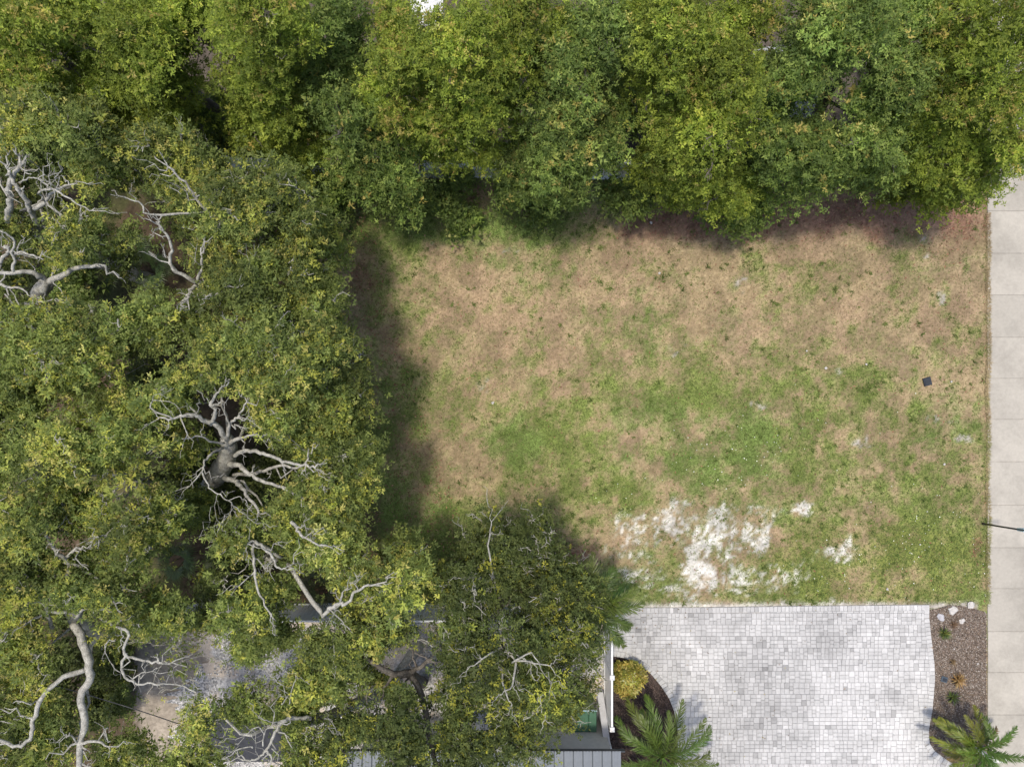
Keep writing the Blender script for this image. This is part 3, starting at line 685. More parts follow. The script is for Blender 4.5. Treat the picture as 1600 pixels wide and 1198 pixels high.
tree('oak_tree', 'oak with a looping pale limb over a dark hollow in the left woods', (420, 500), (312, 446, 5.2),
     [(410, 452, 6.0, 120, 62, 1.0, .9), (255, 500, 5.9, 75, 60, .9, .3), (488, 500, 4.1, 54, 60, .8, .8), (345, 395, 6.2, 50, 38, .6, 1.2)], 'oak', 15, .22,
     [([(307, 442, 5.3), (290, 432, 5.6), (270, 420, 5.8), (266, 402, 6.0), (267, 382, 6.2), (256, 362, 6.4)], .09, .045),
      ([(309, 440, 5.3), (317, 416, 5.8), (314, 398, 6.1)], .07, .04), ([(308, 445, 5.2), (296, 455, 5.4), (294, 464, 5.6)], .08, .06)], mid=[(365, 475, 2.8, .22)])
tree('oak_tree', 'oak thick with bright yellow green tips at the left edge', (330, 770), (180, 740, 5.4),
     [(140, 715, 7.2, 135, 68, 1.1, 2.2), (70, 800, 7.0, 85, 70, 1.0, 1.9), (210, 830, 7.0, 80, 70, 1.0, 1.9), (20, 700, 6.6, 50, 60, .8, .7)], 'oak', 16, .26,
     [([(225, 742, 4.4), (200, 770, 5.6), (190, 785, 6.2), (178, 768, 6.5), (188, 755, 6.6)], .07, .025), ([(215, 790, 5.5), (190, 810, 6.4), (165, 838, 6.9)], .06, .02),
      ([(190, 742, 5.2), (70, 742, 6.2), (50, 745, 6.5), (35, 752, 6.6)], .07, .02)], mid=[(245, 745, 3.5, .25)])
tree('oak_tree', 'oak with a long crooked mottled trunk at the bottom left', (300, 960), (104, 900, 6.2),
     [(150, 925, 7.0, 110, 52, 1.0, 1.7), (45, 905, 6.8, 70, 70, 1.0, 1.8), (40, 1010, 6.8, 65, 55, .9, 1.7), (65, 1150, 6.5, 62, 65, .9, 1.1), (15, 1095, 6.5, 50, 40, .8, 1.4), (195, 1165, 5.8, 60, 50, .9, .8), (255, 950, 6.2, 50, 35, .7, .8)], 'oak', 17, .22,
     [([(116, 975, 5.6), (133, 1012, 5.9), (140, 1055, 6.1), (127, 1088, 6.2), (133, 1132, 6.3), (125, 1160, 6.4), (125, 1215, 6.5)], .17, .11),
      ([(132, 1046, 6.1), (100, 1058, 6.3), (67, 1088, 6.5), (50, 1125, 6.6), (49, 1148, 6.6), (27, 1166, 6.7), (-5, 1154, 6.8)], .10, .06),
      ([(82, 980, 5.6), (74, 954, 6.1), (60, 924, 6.5)], .08, .05), ([(110, 955, 5.7), (67, 958, 6.2), (42, 974, 6.5)], .07, .03),
      ([(104, 900, 6.2), (107, 880, 6.4), (90, 865, 6.6), (77, 843, 6.8)], .10, .06), ([(102, 874, 6.4), (120, 855, 6.7)], .07, .05),
      ([(124, 1162, 6.4), (143, 1158, 6.6), (170, 1166, 6.8)], .07, .03), ([(123, 1160, 6.4), (110, 1146, 6.7), (104, 1152, 6.8)], .035, .02),
      ([(118, 965, 5.8), (135, 950, 6.3), (160, 965, 6.7), (180, 978, 6.9), (200, 988, 7.0), (193, 1012, 7.0), (200, 1025, 7.0), (225, 1032, 7.0), (248, 1035, 7.0)], .06, .045),
      ([(197, 1020, 7.0), (190, 1045, 7.0), (207, 1065, 7.0), (230, 1068, 7.0), (253, 1068, 7.0), (280, 1071, 6.9), (308, 1083, 6.9)], .05, .02),
      ([(207, 1060, 7.0), (222, 1051, 7.1), (238, 1048, 7.1)], .025, .015), ([(180, 1000, 6.8), (165, 1005, 6.8), (170, 1030, 6.8)], .03, .01)],
     mid=[(245, 965, 2.2, .26), (160, 985, 4.4, .22), (116, 960, 5.6, .2)])
tree('oak_tree', 'oak with slender pale limbs in the woods just above the gravel yard', (470, 840), (420, 870, 4.6),
     [(430, 850, 5.8, 95, 45, .8, .9), (350, 905, 5.6, 50, 40, .7, .5), (410, 945, 5.6, 70, 55, .9, .6), (590, 900, 5.6, 95, 52, 1.0, 1.3), (550, 985, 5.4, 95, 52, 1.0, .9), (520, 845, 5.8, 60, 45, .8, 1.0)], 'oak', 18, .2,
     [([(398, 846, 5.6), (412, 855, 5.8), (424, 866, 5.9), (433, 885, 6.0), (446, 888, 6.1)], .07, .03), ([(397, 848, 5.6), (396, 872, 5.7), (398, 898, 5.8), (407, 931, 5.9), (421, 956, 6.0)], .065, .03),
      ([(440, 870, 4.8), (398, 846, 5.6), (385, 855, 5.8)], .09, .03), ([(455, 815, 5.8), (465, 828, 6.0), (478, 841, 6.1), (498, 852, 6.1)], .07, .035),
      ([(450, 880, 4.6), (500, 955, 5.4), (515, 952, 5.8), (530, 943, 6.0), (543, 942, 6.1), (560, 921, 6.2), (578, 914, 6.2)], .10, .045), ([(532, 943, 6.0), (534, 930, 6.2), (538, 922, 6.3)], .05, .02)], mid=[(445, 855, 2.5, .2)])
tree('oak_tree', 'oak leaning over the gravel yard with bare twiggy limbs at the bottom', (650, 1010), (437, 1134, 5.4),
     [(340, 1120, 5.6, 60, 42, .8, .8), (500, 1035, 5.4, 50, 45, .8, .7), (475, 1160, 5.6, 50, 55, .9, 1.4), (460, 1090, 5.4, 35, 30, .6, .5), (370, 1020, 5.4, 45, 50, .7, .3), (420, 1050, 5.2, 35, 45, .6, .5), (270, 1020, 5.4, 35, 35, .6, .5), (310, 1060, 5.2, 30, 25, .5, .5), (245, 1075, 5.4, 35, 35, .6, .6), (345, 975, 5.4, 40, 28, .6, .5), (225, 1000, 5.6, 30, 30, .5, .7), (440, 1010, 5.2, 35, 30, .6, .6), (300, 1000, 5.4, 42, 30, .6, .6), (560, 1060, 5.2, 42, 32, .6, .8), (400, 1085, 5.2, 35, 30, .5, .6), (300, 1180, 5.6, 55, 40, .7, 1.0), (520, 1090, 5.2, 45, 38, .6, .9), (580, 1085, 5.0, 35, 30, .5, .8), (560, 1130, 5.2, 40, 35, .6, .8)], 'oak', 19, .2,
     [([(486, 1122, 5.2), (455, 1122, 5.5), (437, 1134, 5.7), (429, 1148, 5.8), (415, 1173, 5.9), (399, 1185, 6.0), (384, 1187, 6.0)], .09, .03),
      ([(415, 1173, 5.9), (424, 1182, 6.0), (418, 1200, 6.0)], .05, .03), ([(411, 1165, 5.9), (414, 1146, 6.1), (426, 1130, 6.2)], .03, .018), ([(412, 1150, 6.1), (405, 1135, 6.2), (384, 1147, 6.2)], .022, .012),
      ([(455, 1122, 5.6), (450, 1130, 5.8), (420, 1126, 6.0), (405, 1120, 6.1)], .028, .015), ([(395, 1168, 6.0), (386, 1165, 6.1), (364, 1177, 6.2)], .03, .015),
      ([(507, 1120, 5.0), (513, 1122, 5.5), (519, 1128, 5.8)], .03, .015), ([(440, 1100, 5.6), (450, 1085, 5.8), (430, 1060, 6.0)], .025, .01), ([(452, 1100, 5.6), (455, 1080, 5.9), (462, 1055, 6.1)], .025, .01)],
     mid=[(600, 1080, 2.0, .2), (560, 1097, 3.2, .18), (507, 1120, 4.6, .15)])
tree('oak_tree', 'dark trunked oak with a forked trunk over the gravel beside the metal roof', (660, 1060), (640, 1052, 4.4),
     [(620, 1130, 5.8, 70, 60, .9, .7), (540, 1150, 5.6, 40, 40, .7, 1.0), (640, 1000, 5.2, 30, 30, .6, .6), (560, 1020, 5.2, 45, 35, .7, .8), (660, 1180, 5.6, 60, 40, .8, .6)], 'oakd', 20, .2,
     [([(640, 1052, 4.2), (620, 1053, 4.6), (600, 1046, 4.9), (578, 1031, 5.2)], .17, .10), ([(640, 1052, 4.2), (655, 1042, 4.6), (670, 1030, 4.9)], .12, .07),
      ([(642, 1055, 4.2), (660, 1088, 4.5), (670, 1142, 4.8), (680, 1190, 5.0)], .14, .10)], bark='bark_dark')
tree('oak_tree', 'dense dark green oak between the grass and the gravel yard', (790, 880), (775, 960, 3.6),
     [(795, 860, 3.6, 84, 66, 1.0, .3), (730, 920, 4.6, 75, 62, 1.0, .6), (842, 925, 3.9, 86, 66, .9, .8), (765, 1010, 5.2, 95, 62, 1.0, .8), (850, 1050, 5.0, 58, 66, 1.0, 1.8), (705, 1075, 5.0, 60, 60, .9, .7), (740, 1160, 5.2, 70, 50, .9, .9), (812, 1150, 5.2, 48, 50, .9, 1.8),
      (800, 1090, 5.0, 70, 50, .8, .9), (908, 930, 3.2, 45, 50, .7, .5), (890, 990, 4.4, 45, 45, .7, .8), (885, 1095, 4.4, 25, 25, .5, 1.5)], 'oakd', 21, .24,
     [([(780, 985, 4.6), (800, 1025, 5.4), (835, 1035, 5.9), (860, 1040, 6.2)], .06, .02), ([(785, 1010, 5.2), (760, 1025, 5.8), (735, 1040, 6.1)], .05, .015), ([(805, 1030, 5.5), (800, 1070, 6.0), (780, 1085, 6.2)], .05, .015),
      ([(780, 1010, 5.0), (790, 1080, 5.8), (800, 1100, 6.1)], .045, .015), ([(775, 930, 4.0), (765, 850, 4.8), (768, 815, 5.2)], .05, .015), ([(800, 1035, 5.6), (830, 1020, 6.0), (850, 1052, 6.2)], .04, .012)], nsub=.5)
# --- the northern row
NG = 'trees of the row along the back fence'
tree('fine_leaf_tree', 'yellow green fine leaved tree in the top left corner', (280, 230), (90, 90, 4.5), [(85, 71, 6.4, 120, 95, 1.8, .9), (60, 16, 6.6, 80, 60, 1.2), (30, 126, 5.4, 60, 35, .8), (180, 156, 4.6, 70, 50, 1.0, .3)], 'fine', 31, .2, bark='bark_dark', group=NG, nsub=.7, fill=1.5)
tree('fine_leaf_tree', 'fine leaved tree right of the top left corner beside a dirt strip', (400, 220), (235, 90, 4.5), [(235, 81, 6.0, 75, 100, 1.8, .4), (240, 6, 6.2, 70, 50, 1.2, .5), (265, 161, 4.4, 50, 45, 1.0, .2)], 'fine', 32, .18, bark='bark_dark', group=NG, nsub=.7, fill=1.5)
tree('fine_leaf_tree', 'light green fine leaved tree reaching down beside the dark gap', (520, 240), (425, 60, 4.5), [(425, 46, 6.6, 90, 70, 1.8, .8), (360, 66, 5.8, 40, 70, 1.2, .5), (430, 151, 4.8, 65, 62, 1.4, .4), (400, 201, 3.4, 45, 40, 1.0, .3), (470, 216, 3.2, 60, 50, 1.0, .2)], 'fine', 33, .18, bark='bark_dark', group=NG, nsub=.7, fill=1.5)
tree('broad_leaf_tree', 'dark blue green tree at the top edge beside a grey patch of ground', (640, 240), (545, 40, 4.5), [(535, 36, 6.0, 48, 60, 1.4, .1), (520, 136, 4.6, 45, 60, 1.0, .2), (300, 1, 5.4, 36, 40, 1.0, .1)], 'broad', 34, .15, bark='bark_dark', group=NG, nsub=.7, fill=1.5)
tree('fine_leaf_tree', 'wide rusty tipped fine leaved tree in the back row', (740, 250), (715, 90, 4.6), [(720, 81, 6.8, 110, 75, 1.6, 1.4), (640, 136, 5.8, 80, 70, 1.4, 2.2), (740, 166, 5.0, 80, 70, 1.2, 1.6), (820, 36, 6.6, 70, 60, 1.2, .8), (620, 56, 6.0, 40, 60, 1.0, .8), (700, 221, 3.6, 60, 35, .8, .5)], 'fine', 35, .2, bark='bark_dark', group=NG, nsub=.7, fill=1.5)
tree('broad_leaf_tree', 'broad leaved tree hanging over the pale fence at its left end', (640, 290), (570, 240, 3.0), [(550, 191, 4.6, 55, 55, 1.2, .6), (585, 261, 3.6, 75, 48, 1.1, .7), (620, 296, 2.8, 45, 28, .7, .5)], 'broad', 36, .13, bark='bark_dark', group=NG, nsub=.7, fill=1.5)
tree('broad_leaf_tree', 'broad leaved tree with orange tips leaning over the middle of the grass edge', (870, 280), (885, 180, 4.2), [(935, 46, 6.6, 65, 60, 1.4, .8), (880, 116, 6.0, 55, 60, 1.2, .8), (890, 191, 5.0, 80, 60, 1.2, 1.6), (870, 256, 3.8, 92, 52, 1.2, .8), (940, 206, 4.2, 40, 40, .8, .4)], 'broad', 37, .18, bark='bark_dark', group=NG, nsub=.7, fill=1.5)
tree('fine_leaf_tree', 'tall yellow green fine leaved tree right of the orange tipped tree', (1040, 260), (1070, 120, 4.6), [(1060, 76, 6.8, 85, 85, 1.7, .7), (1140, 126, 6.8, 42, 48, 1.1, .2), (1090, 191, 5.4, 95, 72, 1.5, .7), (1075, 251, 3.8, 85, 50, 1.1, .5), (1130, 296, 2.8, 60, 35, .8, .4), (1160, 36, 6.2, 60, 45, 1.0, 1.0), (1000, 16, 6.4, 50, 40, 1.0, .6)], 'fine', 38, .2, bark='bark_dark', group=NG, nsub=.7, fill=1.5)
tree('broad_leaf_tree', 'big sprawling broad leaved tree toward the right of the back row', (1240, 250), (1300, 130, 4.6), [(1300, 56, 6.8, 95, 70, 1.4, .9), (1250, 116, 6.4, 65, 55, 1.0, 1.3), (1400, 46, 6.4, 55, 60, 1.0, .6), (1385, 136, 6.2, 65, 45, .9, .5), (1320, 221, 5.0, 100, 48, 1.1, .6), (1215, 201, 5.0, 55, 55, 1.1, .7), (1270, 261, 3.8, 70, 35, .9, .4), (1360, 246, 3.8, 50, 35, .8, .5)], 'broad', 39, .22, bark='bark_dark', group=NG, nsub=.7, fill=1.5)
tree('fine_leaf_tree', 'golden green fine leaved tree in the top right corner over the sidewalk end', (1380, 280), (1500, 140, 4.6), [(1540, 66, 6.8, 90, 85, 1.7, .9), (1480, 146, 6.0, 65, 55, 1.3, 1.9), (1570, 166, 5.8, 60, 60, 1.2, 1.2), (1450, 211, 4.2, 55, 60, 1.2, .2), (1540, 241, 4.8, 70, 62, 1.3, .6), (1500, 281, 3.4, 50, 35, .9, .3), (1460, 36, 6.0, 40, 50, .8, .2)], 'fine', 40, .2, bark='bark_dark', group=NG, nsub=.7, fill=1.5)

LIMB_PX = []
for L_ in ALL_LIMBS:
    a_, b_ = to_px(L_); LIMB_PX.append((a_, b_, L_[:, 2], L_[:, 3]*FPX/(HC-L_[:, 2])))
for a_, k_ in QUEUE: build_tree(*a_, **k_)
for k_ in ('oakd', 'broad', 'fine'): STY[k_+'_low'] = dict(STY[k_], ll=STY[k_]['ll']*1.5, lw=STY[k_]['lw']*1.6, ros=12, nl=6)
# --- low shrubs under and between the trees
def shrub(px, py, r, z, label, seed, sty='broad', name='understory_shrub'):
    rng = np.random.default_rng(seed); b = W(px, py, z); t = thing(name, label, 'shrub', (b[0], b[1], 0)); n = max(4, int(3.6*r*r/.5))
    u = rng.uniform(-1, 1, (n, 3)); C = np.array([b[0], b[1], z])+u*np.array([r, r, z*.45]); mb = MB()
    for q in C: mb.tube([(b[0], b[1], -.03), tuple((q+np.array([b[0], b[1], z*.4]))/2), tuple(q)], [.03, .018, .008], 4)
    mb.build('stems', M['bark_dark'], t, (b[0], b[1], 0))
    V, F, c, K, lid = leaves(C, np.full(n, .5), np.full(n, .2), sty+'_low', rng, np.array([b[0], b[1], 0]), False)
    mesh_np('foliage', V, F, M['leaf'], t, c*.8, loc=(b[0], b[1], 0)); return t
for i, (px, py, r, z, sty, lb) in enumerate([
    (60, 300, 1.0, 1.8, 'oakd', 'low shrub under the pale forked limbs at the upper left edge'), (20, 400, 1.1, 1.8, 'oakd', 'low shrub under the thick pale limbs at the left edge'),
    (110, 440, .7, 1.4, 'broad', 'low shrub in the dark gap under the thick pale limb'), (350, 190, 1.0, 1.5, 'broad', 'dark shrub in the deep gap between the back trees at left'), (240, 570, .8, 1.4, 'oakd', 'low shrub in the gap beside the large forking oak'),
    (340, 880, .9, 1.2, 'oakd', 'low shrub in the hollow above the gravel yard'), (705, 312, .55, .6, 'broad', 'low shrub in front of the pale fence'), (820, 314, .55, .6, 'broad', 'low shrub in front of the fence under the orange tipped tree'),
    (515, 315, .7, .9, 'broad', 'low shrub where the left woods meet the pale fence'), (990, 290, .9, 1.2, 'broad', 'low shrub beyond the right end of the pale fence'), (1160, 300, 1.0, 1.4, 'broad', 'low shrub under the tall yellow green tree'), (1420, 260, 1.0, 1.6, 'fine', 'low shrub beside the leaf covered ground at right'),
    (345, 770, 1.0, 2.8, 'oakd', 'low shrub under the forking limbs of the large oak'), (300, 715, .9, 2.8, 'oakd', 'low shrub left of the large forking oak trunk'), (425, 715, .8, 2.2, 'oakd', 'low shrub right of the large forking oak trunk'), (90, 990, .9, 1.5, 'oakd', 'low shrub beside the long crooked trunk'), (420, 80, 1.3, 2.0, 'broad', 'shrub behind the fence at the upper left'), (620, 120, 1.3, 2.0, 'broad', 'shrub behind the fence under the rusty tipped tree'),
    (1000, 130, 1.3, 2.0, 'broad', 'shrub behind the fence at the top centre'), (1200, 150, .8, 2.0, 'broad', 'shrub behind the fence beside the grey roofed shed'), (1420, 120, 1.3, 2.0, 'broad', 'shrub in the gap left of the top right corner tree'), (160, 1030, .7, 1.3, 'oakd', 'low shrub right of the crooked trunk above the dirt'), (175, 1100, .8, 1.3, 'oakd', 'low shrub on the dirt below the white crooked limb'), (85, 1075, .8, 1.6, 'oakd', 'low shrub left of the lower crooked trunk'), (170, 190, 1.2, 2.0, 'broad', 'shrub in shade between the upper left oaks and the back row')]):
    shrub(px, py, r, z, lb, 300+i, sty)
# ------------------------------------------------------------------ house with metal roof, annex, pad, wall, utility box
def metal_panel(w, L, pitch):
    mb = MB(); n = 1; y1 = -L; z = lambda y: -y*pitch
    def bar(x0, x1, zt):
        mb.add([(x0, 0, -.02), (x1, 0, -.02), (x1, y1, z(y1)-.02), (x0, y1, z(y1)-.02), (x0, 0, zt), (x1, 0, zt), (x1, y1, z(y1)+zt), (x0, y1, z(y1)+zt)],
               [(0, 1, 2, 3), (7, 6, 5, 4), (4, 5, 1, 0), (5, 6, 2, 1), (6, 7, 3, 2), (7, 4, 0, 3)])
    bar(.012, w-.012, 0)
    for f in (.34, .66): bar(w*f-.014, w*f+.014, .012)
    return mb
def seam(L, pitch):
    mb = MB(); mb.add([(-.012, .004, -.02), (.012, .004, -.02), (.012, -L, L*pitch-.02), (-.012, -L, L*pitch-.02), (-.012, .004, .045), (.012, .004, .045), (.012, -L, L*pitch+.045), (-.012, -L, L*pitch+.045)],
           [(0, 1, 2, 3), (7, 6, 5, 4), (4, 5, 1, 0), (5, 6, 2, 1), (6, 7, 3, 2), (7, 4, 0, 3)]); return mb
def metal_roof(parent, x0, x1, y, z, L, pitch, ox, oy):
    w = .305; n = int((x1-x0)/w); p = metal_panel(w, L, pitch).build('roof_panel', M['metal_roof'], parent); s = seam(L, pitch).build('seam', M['metal_seam'], parent)
    p.location = (x0-ox, y-oy, z); s.location = (x0-ox, y-oy, z)
    for i in range(1, n):
        c = p.copy(); link(c, parent); c.location = (x0-ox+i*w, y-oy, z)
        c = s.copy(); link(c, parent); c.location = (x0-ox+i*w, y-oy, z)
    return n*w
hx0, hx1 = W(536, 0, 3)[0], W(978, 0, 3)[0]; hy = W(0, 1173, 3)[1]
ho = thing('house', 'house with blue grey ribbed metal roof along the bottom edge', 'house', (hx0, hy, 0))
metal_roof(ho, hx0, hx1, hy, 3.0, 6.5, .07, hx0, hy)
wl = MB().box(.35, hx1-hx0-.35, -6.3, -.45, 0, 2.9).build('wall', M['stucco'], ho)
MB().box(.02, hx1-hx0-.02, -.05, -.02, 2.82, 2.97).build('fascia', M['metal_seam'], ho)
MB().box(1.2, 2.4, -.449, -.40, .9, 2.1).build('window', M['black_plastic'], wl)
MB().box(3.6, 4.55, -.449, -.40, .02, 2.05).build('door', M['whitepaint'], wl)
ax0, ay0 = W(318, 1122, 1.0)[:2]; ax1, ay1 = W(443, 1190, 1.0)[:2]
an = thing('flat_roof_shed', 'low shed with black flat roof beside the metal roof at the bottom', 'shed', (ax0, ay0, 0))
MB().box(.08, ax1-ax0-.08, ay1-ay0+.02, -.08, 0, .9).build('wall', M['stucco'], an)
MB().box(0, ax1-ax0, ay1-ay0, 0, .904, 1.0, bev=.02).build('roof', M['dark_roof'], an)
lx0, ly0 = W(728, 1108, 2.3)[:2]; lx1, ly1 = W(790, 1146, 2.3)[:2]
lt = thing('lean_to', 'small lean-to with ribbed metal roof half hidden under the dark oak', 'shed', (lx0, ly0, 0))
metal_roof(lt, lx0, lx1, ly0, 2.2, .9, .1, lx0, ly0)
for px_ in (.06, 1.0):
    for py_ in (-.08, -.8): MB().box(px_-.04, px_+.04, py_-.04, py_+.04, 0, 2.17).build('post', M['whitepaint'], lt)
pad = sheet('concrete_pad', [(780, 1112), (938, 1112), (948, 1165), (960, 1300), (780, 1300)], .028, M['concrete'])
A = W(933, 1081, .35); B = W(949, 1166, 1.55)
ww = thing('wing_wall', 'grey concrete wall with sloping top beside the white fence', 'wall', (A[0], A[1], 0))
dx = B[0]-A[0]; dy = B[1]-A[1]
MB().add([(0, 0, 0), (.22, 0, 0), (dx*.5+.22, dy, 0), (dx*.5, dy, 0), (0, 0, .35), (.22, 0, .35), (dx*.5+.22, dy, 1.5), (dx*.5, dy, 1.5)],
         [(0, 1, 2, 3), (7, 6, 5, 4), (4, 5, 1, 0), (5, 6, 2, 1), (6, 7, 3, 2), (7, 4, 0, 3)]).build('body', M['concrete_lt'], ww)
MB().box(dx*.5-.01, dx*.5+.24, dy-.45, dy-.003, 0, 1.62, bev=.015).build('end_pillar', M['whitepaint'], ww)
gA = W(896, 1110, 1.0); gB = W(932, 1143, 1.0)
gb = thing('utility_box', 'green metal utility box on the grey pad beside the white fence', 'utility box', ((gA[0]+gB[0])/2, (gA[1]+gB[1])/2, .03))
hw = (gB[0]-gA[0])/2; hd = (gA[1]-gB[1])/2
MB().box(-hw+.03, hw-.03, -hd+.03, hd-.03, 0, .93).build('body', M['green_box'], gb)
MB().box(-hw, .12, -hd, hd, .934, 1.0, bev=.02).build('lid', M['green_box'], gb)
MB().box(.135, hw, -hd, hd, .934, 1.0, bev=.02).build('lid', M['green_box'], gb)
MB().box(-hw-.02, hw+.02, hd+.004, hd+.03, .95, 1.01).build('edge_rail', M['sign_blue'], gb)
MB().box(-.2, .2, -hd+.005, -hd+.028, .4, .6).build('handle_plate', M['black_metal'], gb)
# buildings beyond the back fence, glimpsed between crowns
sA = W(640, 45, 2.6); sB = W(690, -25, 2.6)
sh = thing('garden_shed', 'white roofed shed glimpsed between crowns at the top edge', 'shed', (sA[0], sA[1], 0))
MB().box(.06, 1.0, .06, 1.4, 0, 2.4).build('wall', M['stucco'], sh)
MB().add([(0, 0, 2.4), (1.06, 0, 2.4), (1.06, 1.46, 2.4), (0, 1.46, 2.4), (.53, 0, 2.75), (.53, 1.46, 2.75)], [(3, 2, 1, 0), (0, 1, 4), (2, 3, 5), (1, 2, 5, 4), (3, 0, 4, 5)]).build('roof', M['whitepaint'], sh)
sA = W(1180, 200, 2.4)
sh = thing('garden_shed', 'grey roofed shed glimpsed through the broad leaved tree at the top right', 'shed', (sA[0], sA[1], 0))
MB().box(.06, 2.2, .06, 2.6, 0, 2.2).build('wall', M['stucco'], sh)
MB().add([(0, 0, 2.2), (2.26, 0, 2.2), (2.26, 2.66, 2.2), (0, 2.66, 2.2), (1.13, 0, 2.7), (1.13, 2.66, 2.7)], [(3, 2, 1, 0), (0, 1, 4), (2, 3, 5), (1, 2, 5, 4), (3, 0, 4, 5)]).build('roof', M['concrete'], sh)
# overhead cable
cA = W(60, 1063, 5.2); cB = W(520, 1232, 4.6); t_ = np.linspace(0, 1, 24)[:, None]; cp_ = cA*(1-t_)+cB*t_; cp_[:, 2] -= .35*np.sin(np.pi*t_[:, 0])
tag(MB().tube(cp_, [.013]*24, 6).build('overhead_cable', M['cable'], smooth=True), 'thin grey overhead cable crossing above the dirt at the bottom left', 'cable')

# ------------------------------------------------------------------ sign post, mailbox, lid, rocks, scraps
pb = W(1536, 818); ptop = W(1592, 827, 2.15)
sg = thing('sign_post', 'black sign post with a pale blue panel beside the sidewalk', 'sign post', (pb[0], pb[1], 0))
d_ = ptop-pb
MB().tube([(0, 0, -.05), tuple(d_*.5), tuple(d_*1.16)], [.033, .031, .03], 8).build('pole', M['black_metal'], sg, smooth=True)
MB().tube([(0, 0, 0), tuple(d_*.045)], [.055, .045], 8).build('base_collar', M['black_metal'], sg)
p0 = d_*.97; p1 = d_*1.13
for k in (-1, 1):
    oy = k*.03
    MB().add([(p0[0]-.02, p0[1]+oy-.02, p0[2]), (p0[0]+.62, p0[1]+oy-.02, p0[2]), (p1[0]+.62, p1[1]+oy-.02, p1[2]), (p1[0]-.02, p1[1]+oy-.02, p1[2]),
              (p0[0]-.02, p0[1]+oy+.02, p0[2]), (p0[0]+.62, p0[1]+oy+.02, p0[2]), (p1[0]+.62, p1[1]+oy+.02, p1[2]), (p1[0]-.02, p1[1]+oy+.02, p1[2])],
             [(0, 1, 2, 3), (7, 6, 5, 4), (4, 5, 1, 0), (5, 6, 2, 1), (6, 7, 3, 2), (7, 4, 0, 3)]).build('panel', M['sign_blue'], sg)
mc = W(1561, 1188, 1.15)
mx = thing('mailbox', 'white box on a post beside the palm at the bottom right', 'mailbox', (mc[0]-.2, mc[1], 0))
mb = MB(); prof = [(-.085, 0), (.085, 0), (.085, .12), (.06, .175), (0, .2), (-.06, .175), (-.085, .12)]; n_ = len(prof)
V_ = [(x, y, .98+z) for x in (-.08, .46) for y, z in prof]
mb.add(V_, [tuple(range(n_)), tuple(range(n_, 2*n_))[::-1]]+[(i, n_+i, n_+(i+1) % n_, (i+1) % n_) for i in range(n_)]); mbx = mb.build('box', M['whitepaint'], mx)
MB().box(-.05, .05, -.05, .05, -.05, .975).build('post', M['whitepaint'], mx)
MB().box(.462, .475, -.08, .08, .985, 1.13).build('door', M['whitepaint'], mbx)
MB().box(.05, .25, -.105, -.092, 1.02, 1.06).build('flag', M['black_metal'], mbx)
lc = W(1448.5, 596)
ld = thing('ground_box', 'small black square lid lying in the dry grass near the sidewalk', 'ground box', (lc[0], lc[1], .02), .25)
MB().box(-.14, .14, -.15, .15, -.03, .03, bev=.012).build('frame', M['black_plastic'], ld)
MB().box(-.115, .115, -.125, .125, .031, .045, bev=.008).build('lid', M['black_plastic'], ld)
for i in range(4): MB().box(-.09, .09, -.095+i*.055, -.075+i*.055, .046, .053).build('rib', M['black_metal'], ld)
def rock(px, py, r, label, name='rock', mat='rock', seed=1, group=None, flat=.55, cat='rock'):
    bm = bmesh.new(); bmesh.ops.create_icosphere(bm, subdivisions=2, radius=r); rg = random.Random(seed)
    ph = [rg.uniform(0, 6) for _ in range(6)]
    for v in bm.verts:
        c = v.co.normalized(); k = 1+.22*math.sin(3*c.x+ph[0])*math.cos(2*c.y+ph[1])+.14*math.sin(5*c.y+ph[2])+.1*math.sin(6*c.z+4*c.x+ph[3])+rg.uniform(-.05, .05)
        v.co = c*r*k; v.co.z *= flat
    me = bpy.data.meshes.new(name); bm.to_mesh(me); bm.free(); me.materials.append(M[mat])
    o = bpy.data.objects.new(name, me); link(o); w = W(px, py); o.location = (w[0], w[1], .02+r*flat*.35); return tag(o, label, cat, group)
M['rock_grey'] = plain('grey_rock', (.42, .41, .43), .9, .2, 8, bmp=.3)
rock(1487, 952, .155, 'largest white rock in the bed by the driveway corner', seed=2)
rock(1469, 963, .13, 'smooth grey rock next to the largest white rock', mat='rock_grey', seed=5)
rock(1516, 944, .14, 'pale rock at the grass edge nearest the sidewalk', seed=8, flat=.35)
rock(1502, 969, .10, 'small pale rock in the bed below the pale edge rock', seed=9)
for i, (x, y, r) in enumerate([(1490, 1013, .035), (1527, 1036, .035), (1510, 981, .03), (1486, 1049, .03), (1528, 1047, .025), (1482, 1134, .05), (1527, 1010, .025)]):
    rock(x, y, r, 'tiny white pebble lying on the brown mulch', 'pebble', seed=20+i, group='white pebbles on the mulch', cat='pebble')
for i, (x, y, r) in enumerate([(1017, 348, .05), (770, 629, .05), (1290, 575, .05), (1486, 596, .035), (1353, 569, .035), (1260, 548, .03), (1386, 920, .045), (1030, 427, .04), (1475, 725, .04)]):
    rock(x, y, r, 'small white chip of stone lying in the grass', 'stone_chip', seed=40+i, group='white stone chips in the grass', cat='stone')
tb = W(1474, 1060)
tp_ = thing('edging_offcut', 'dark blue grey plastic offcut on the mulch beside the dead plant', 'plastic scrap', (tb[0], tb[1], .03), -.3)
MB().box(-.11, .11, -.1, .1, -.02, .05, bev=.015).build('body', plain('slate_plastic', (.06, .085, .11), .5), tp_)
MB().box(-.07, .07, -.06, .06, .051, .058).build('rim', M['black_plastic'], tp_)

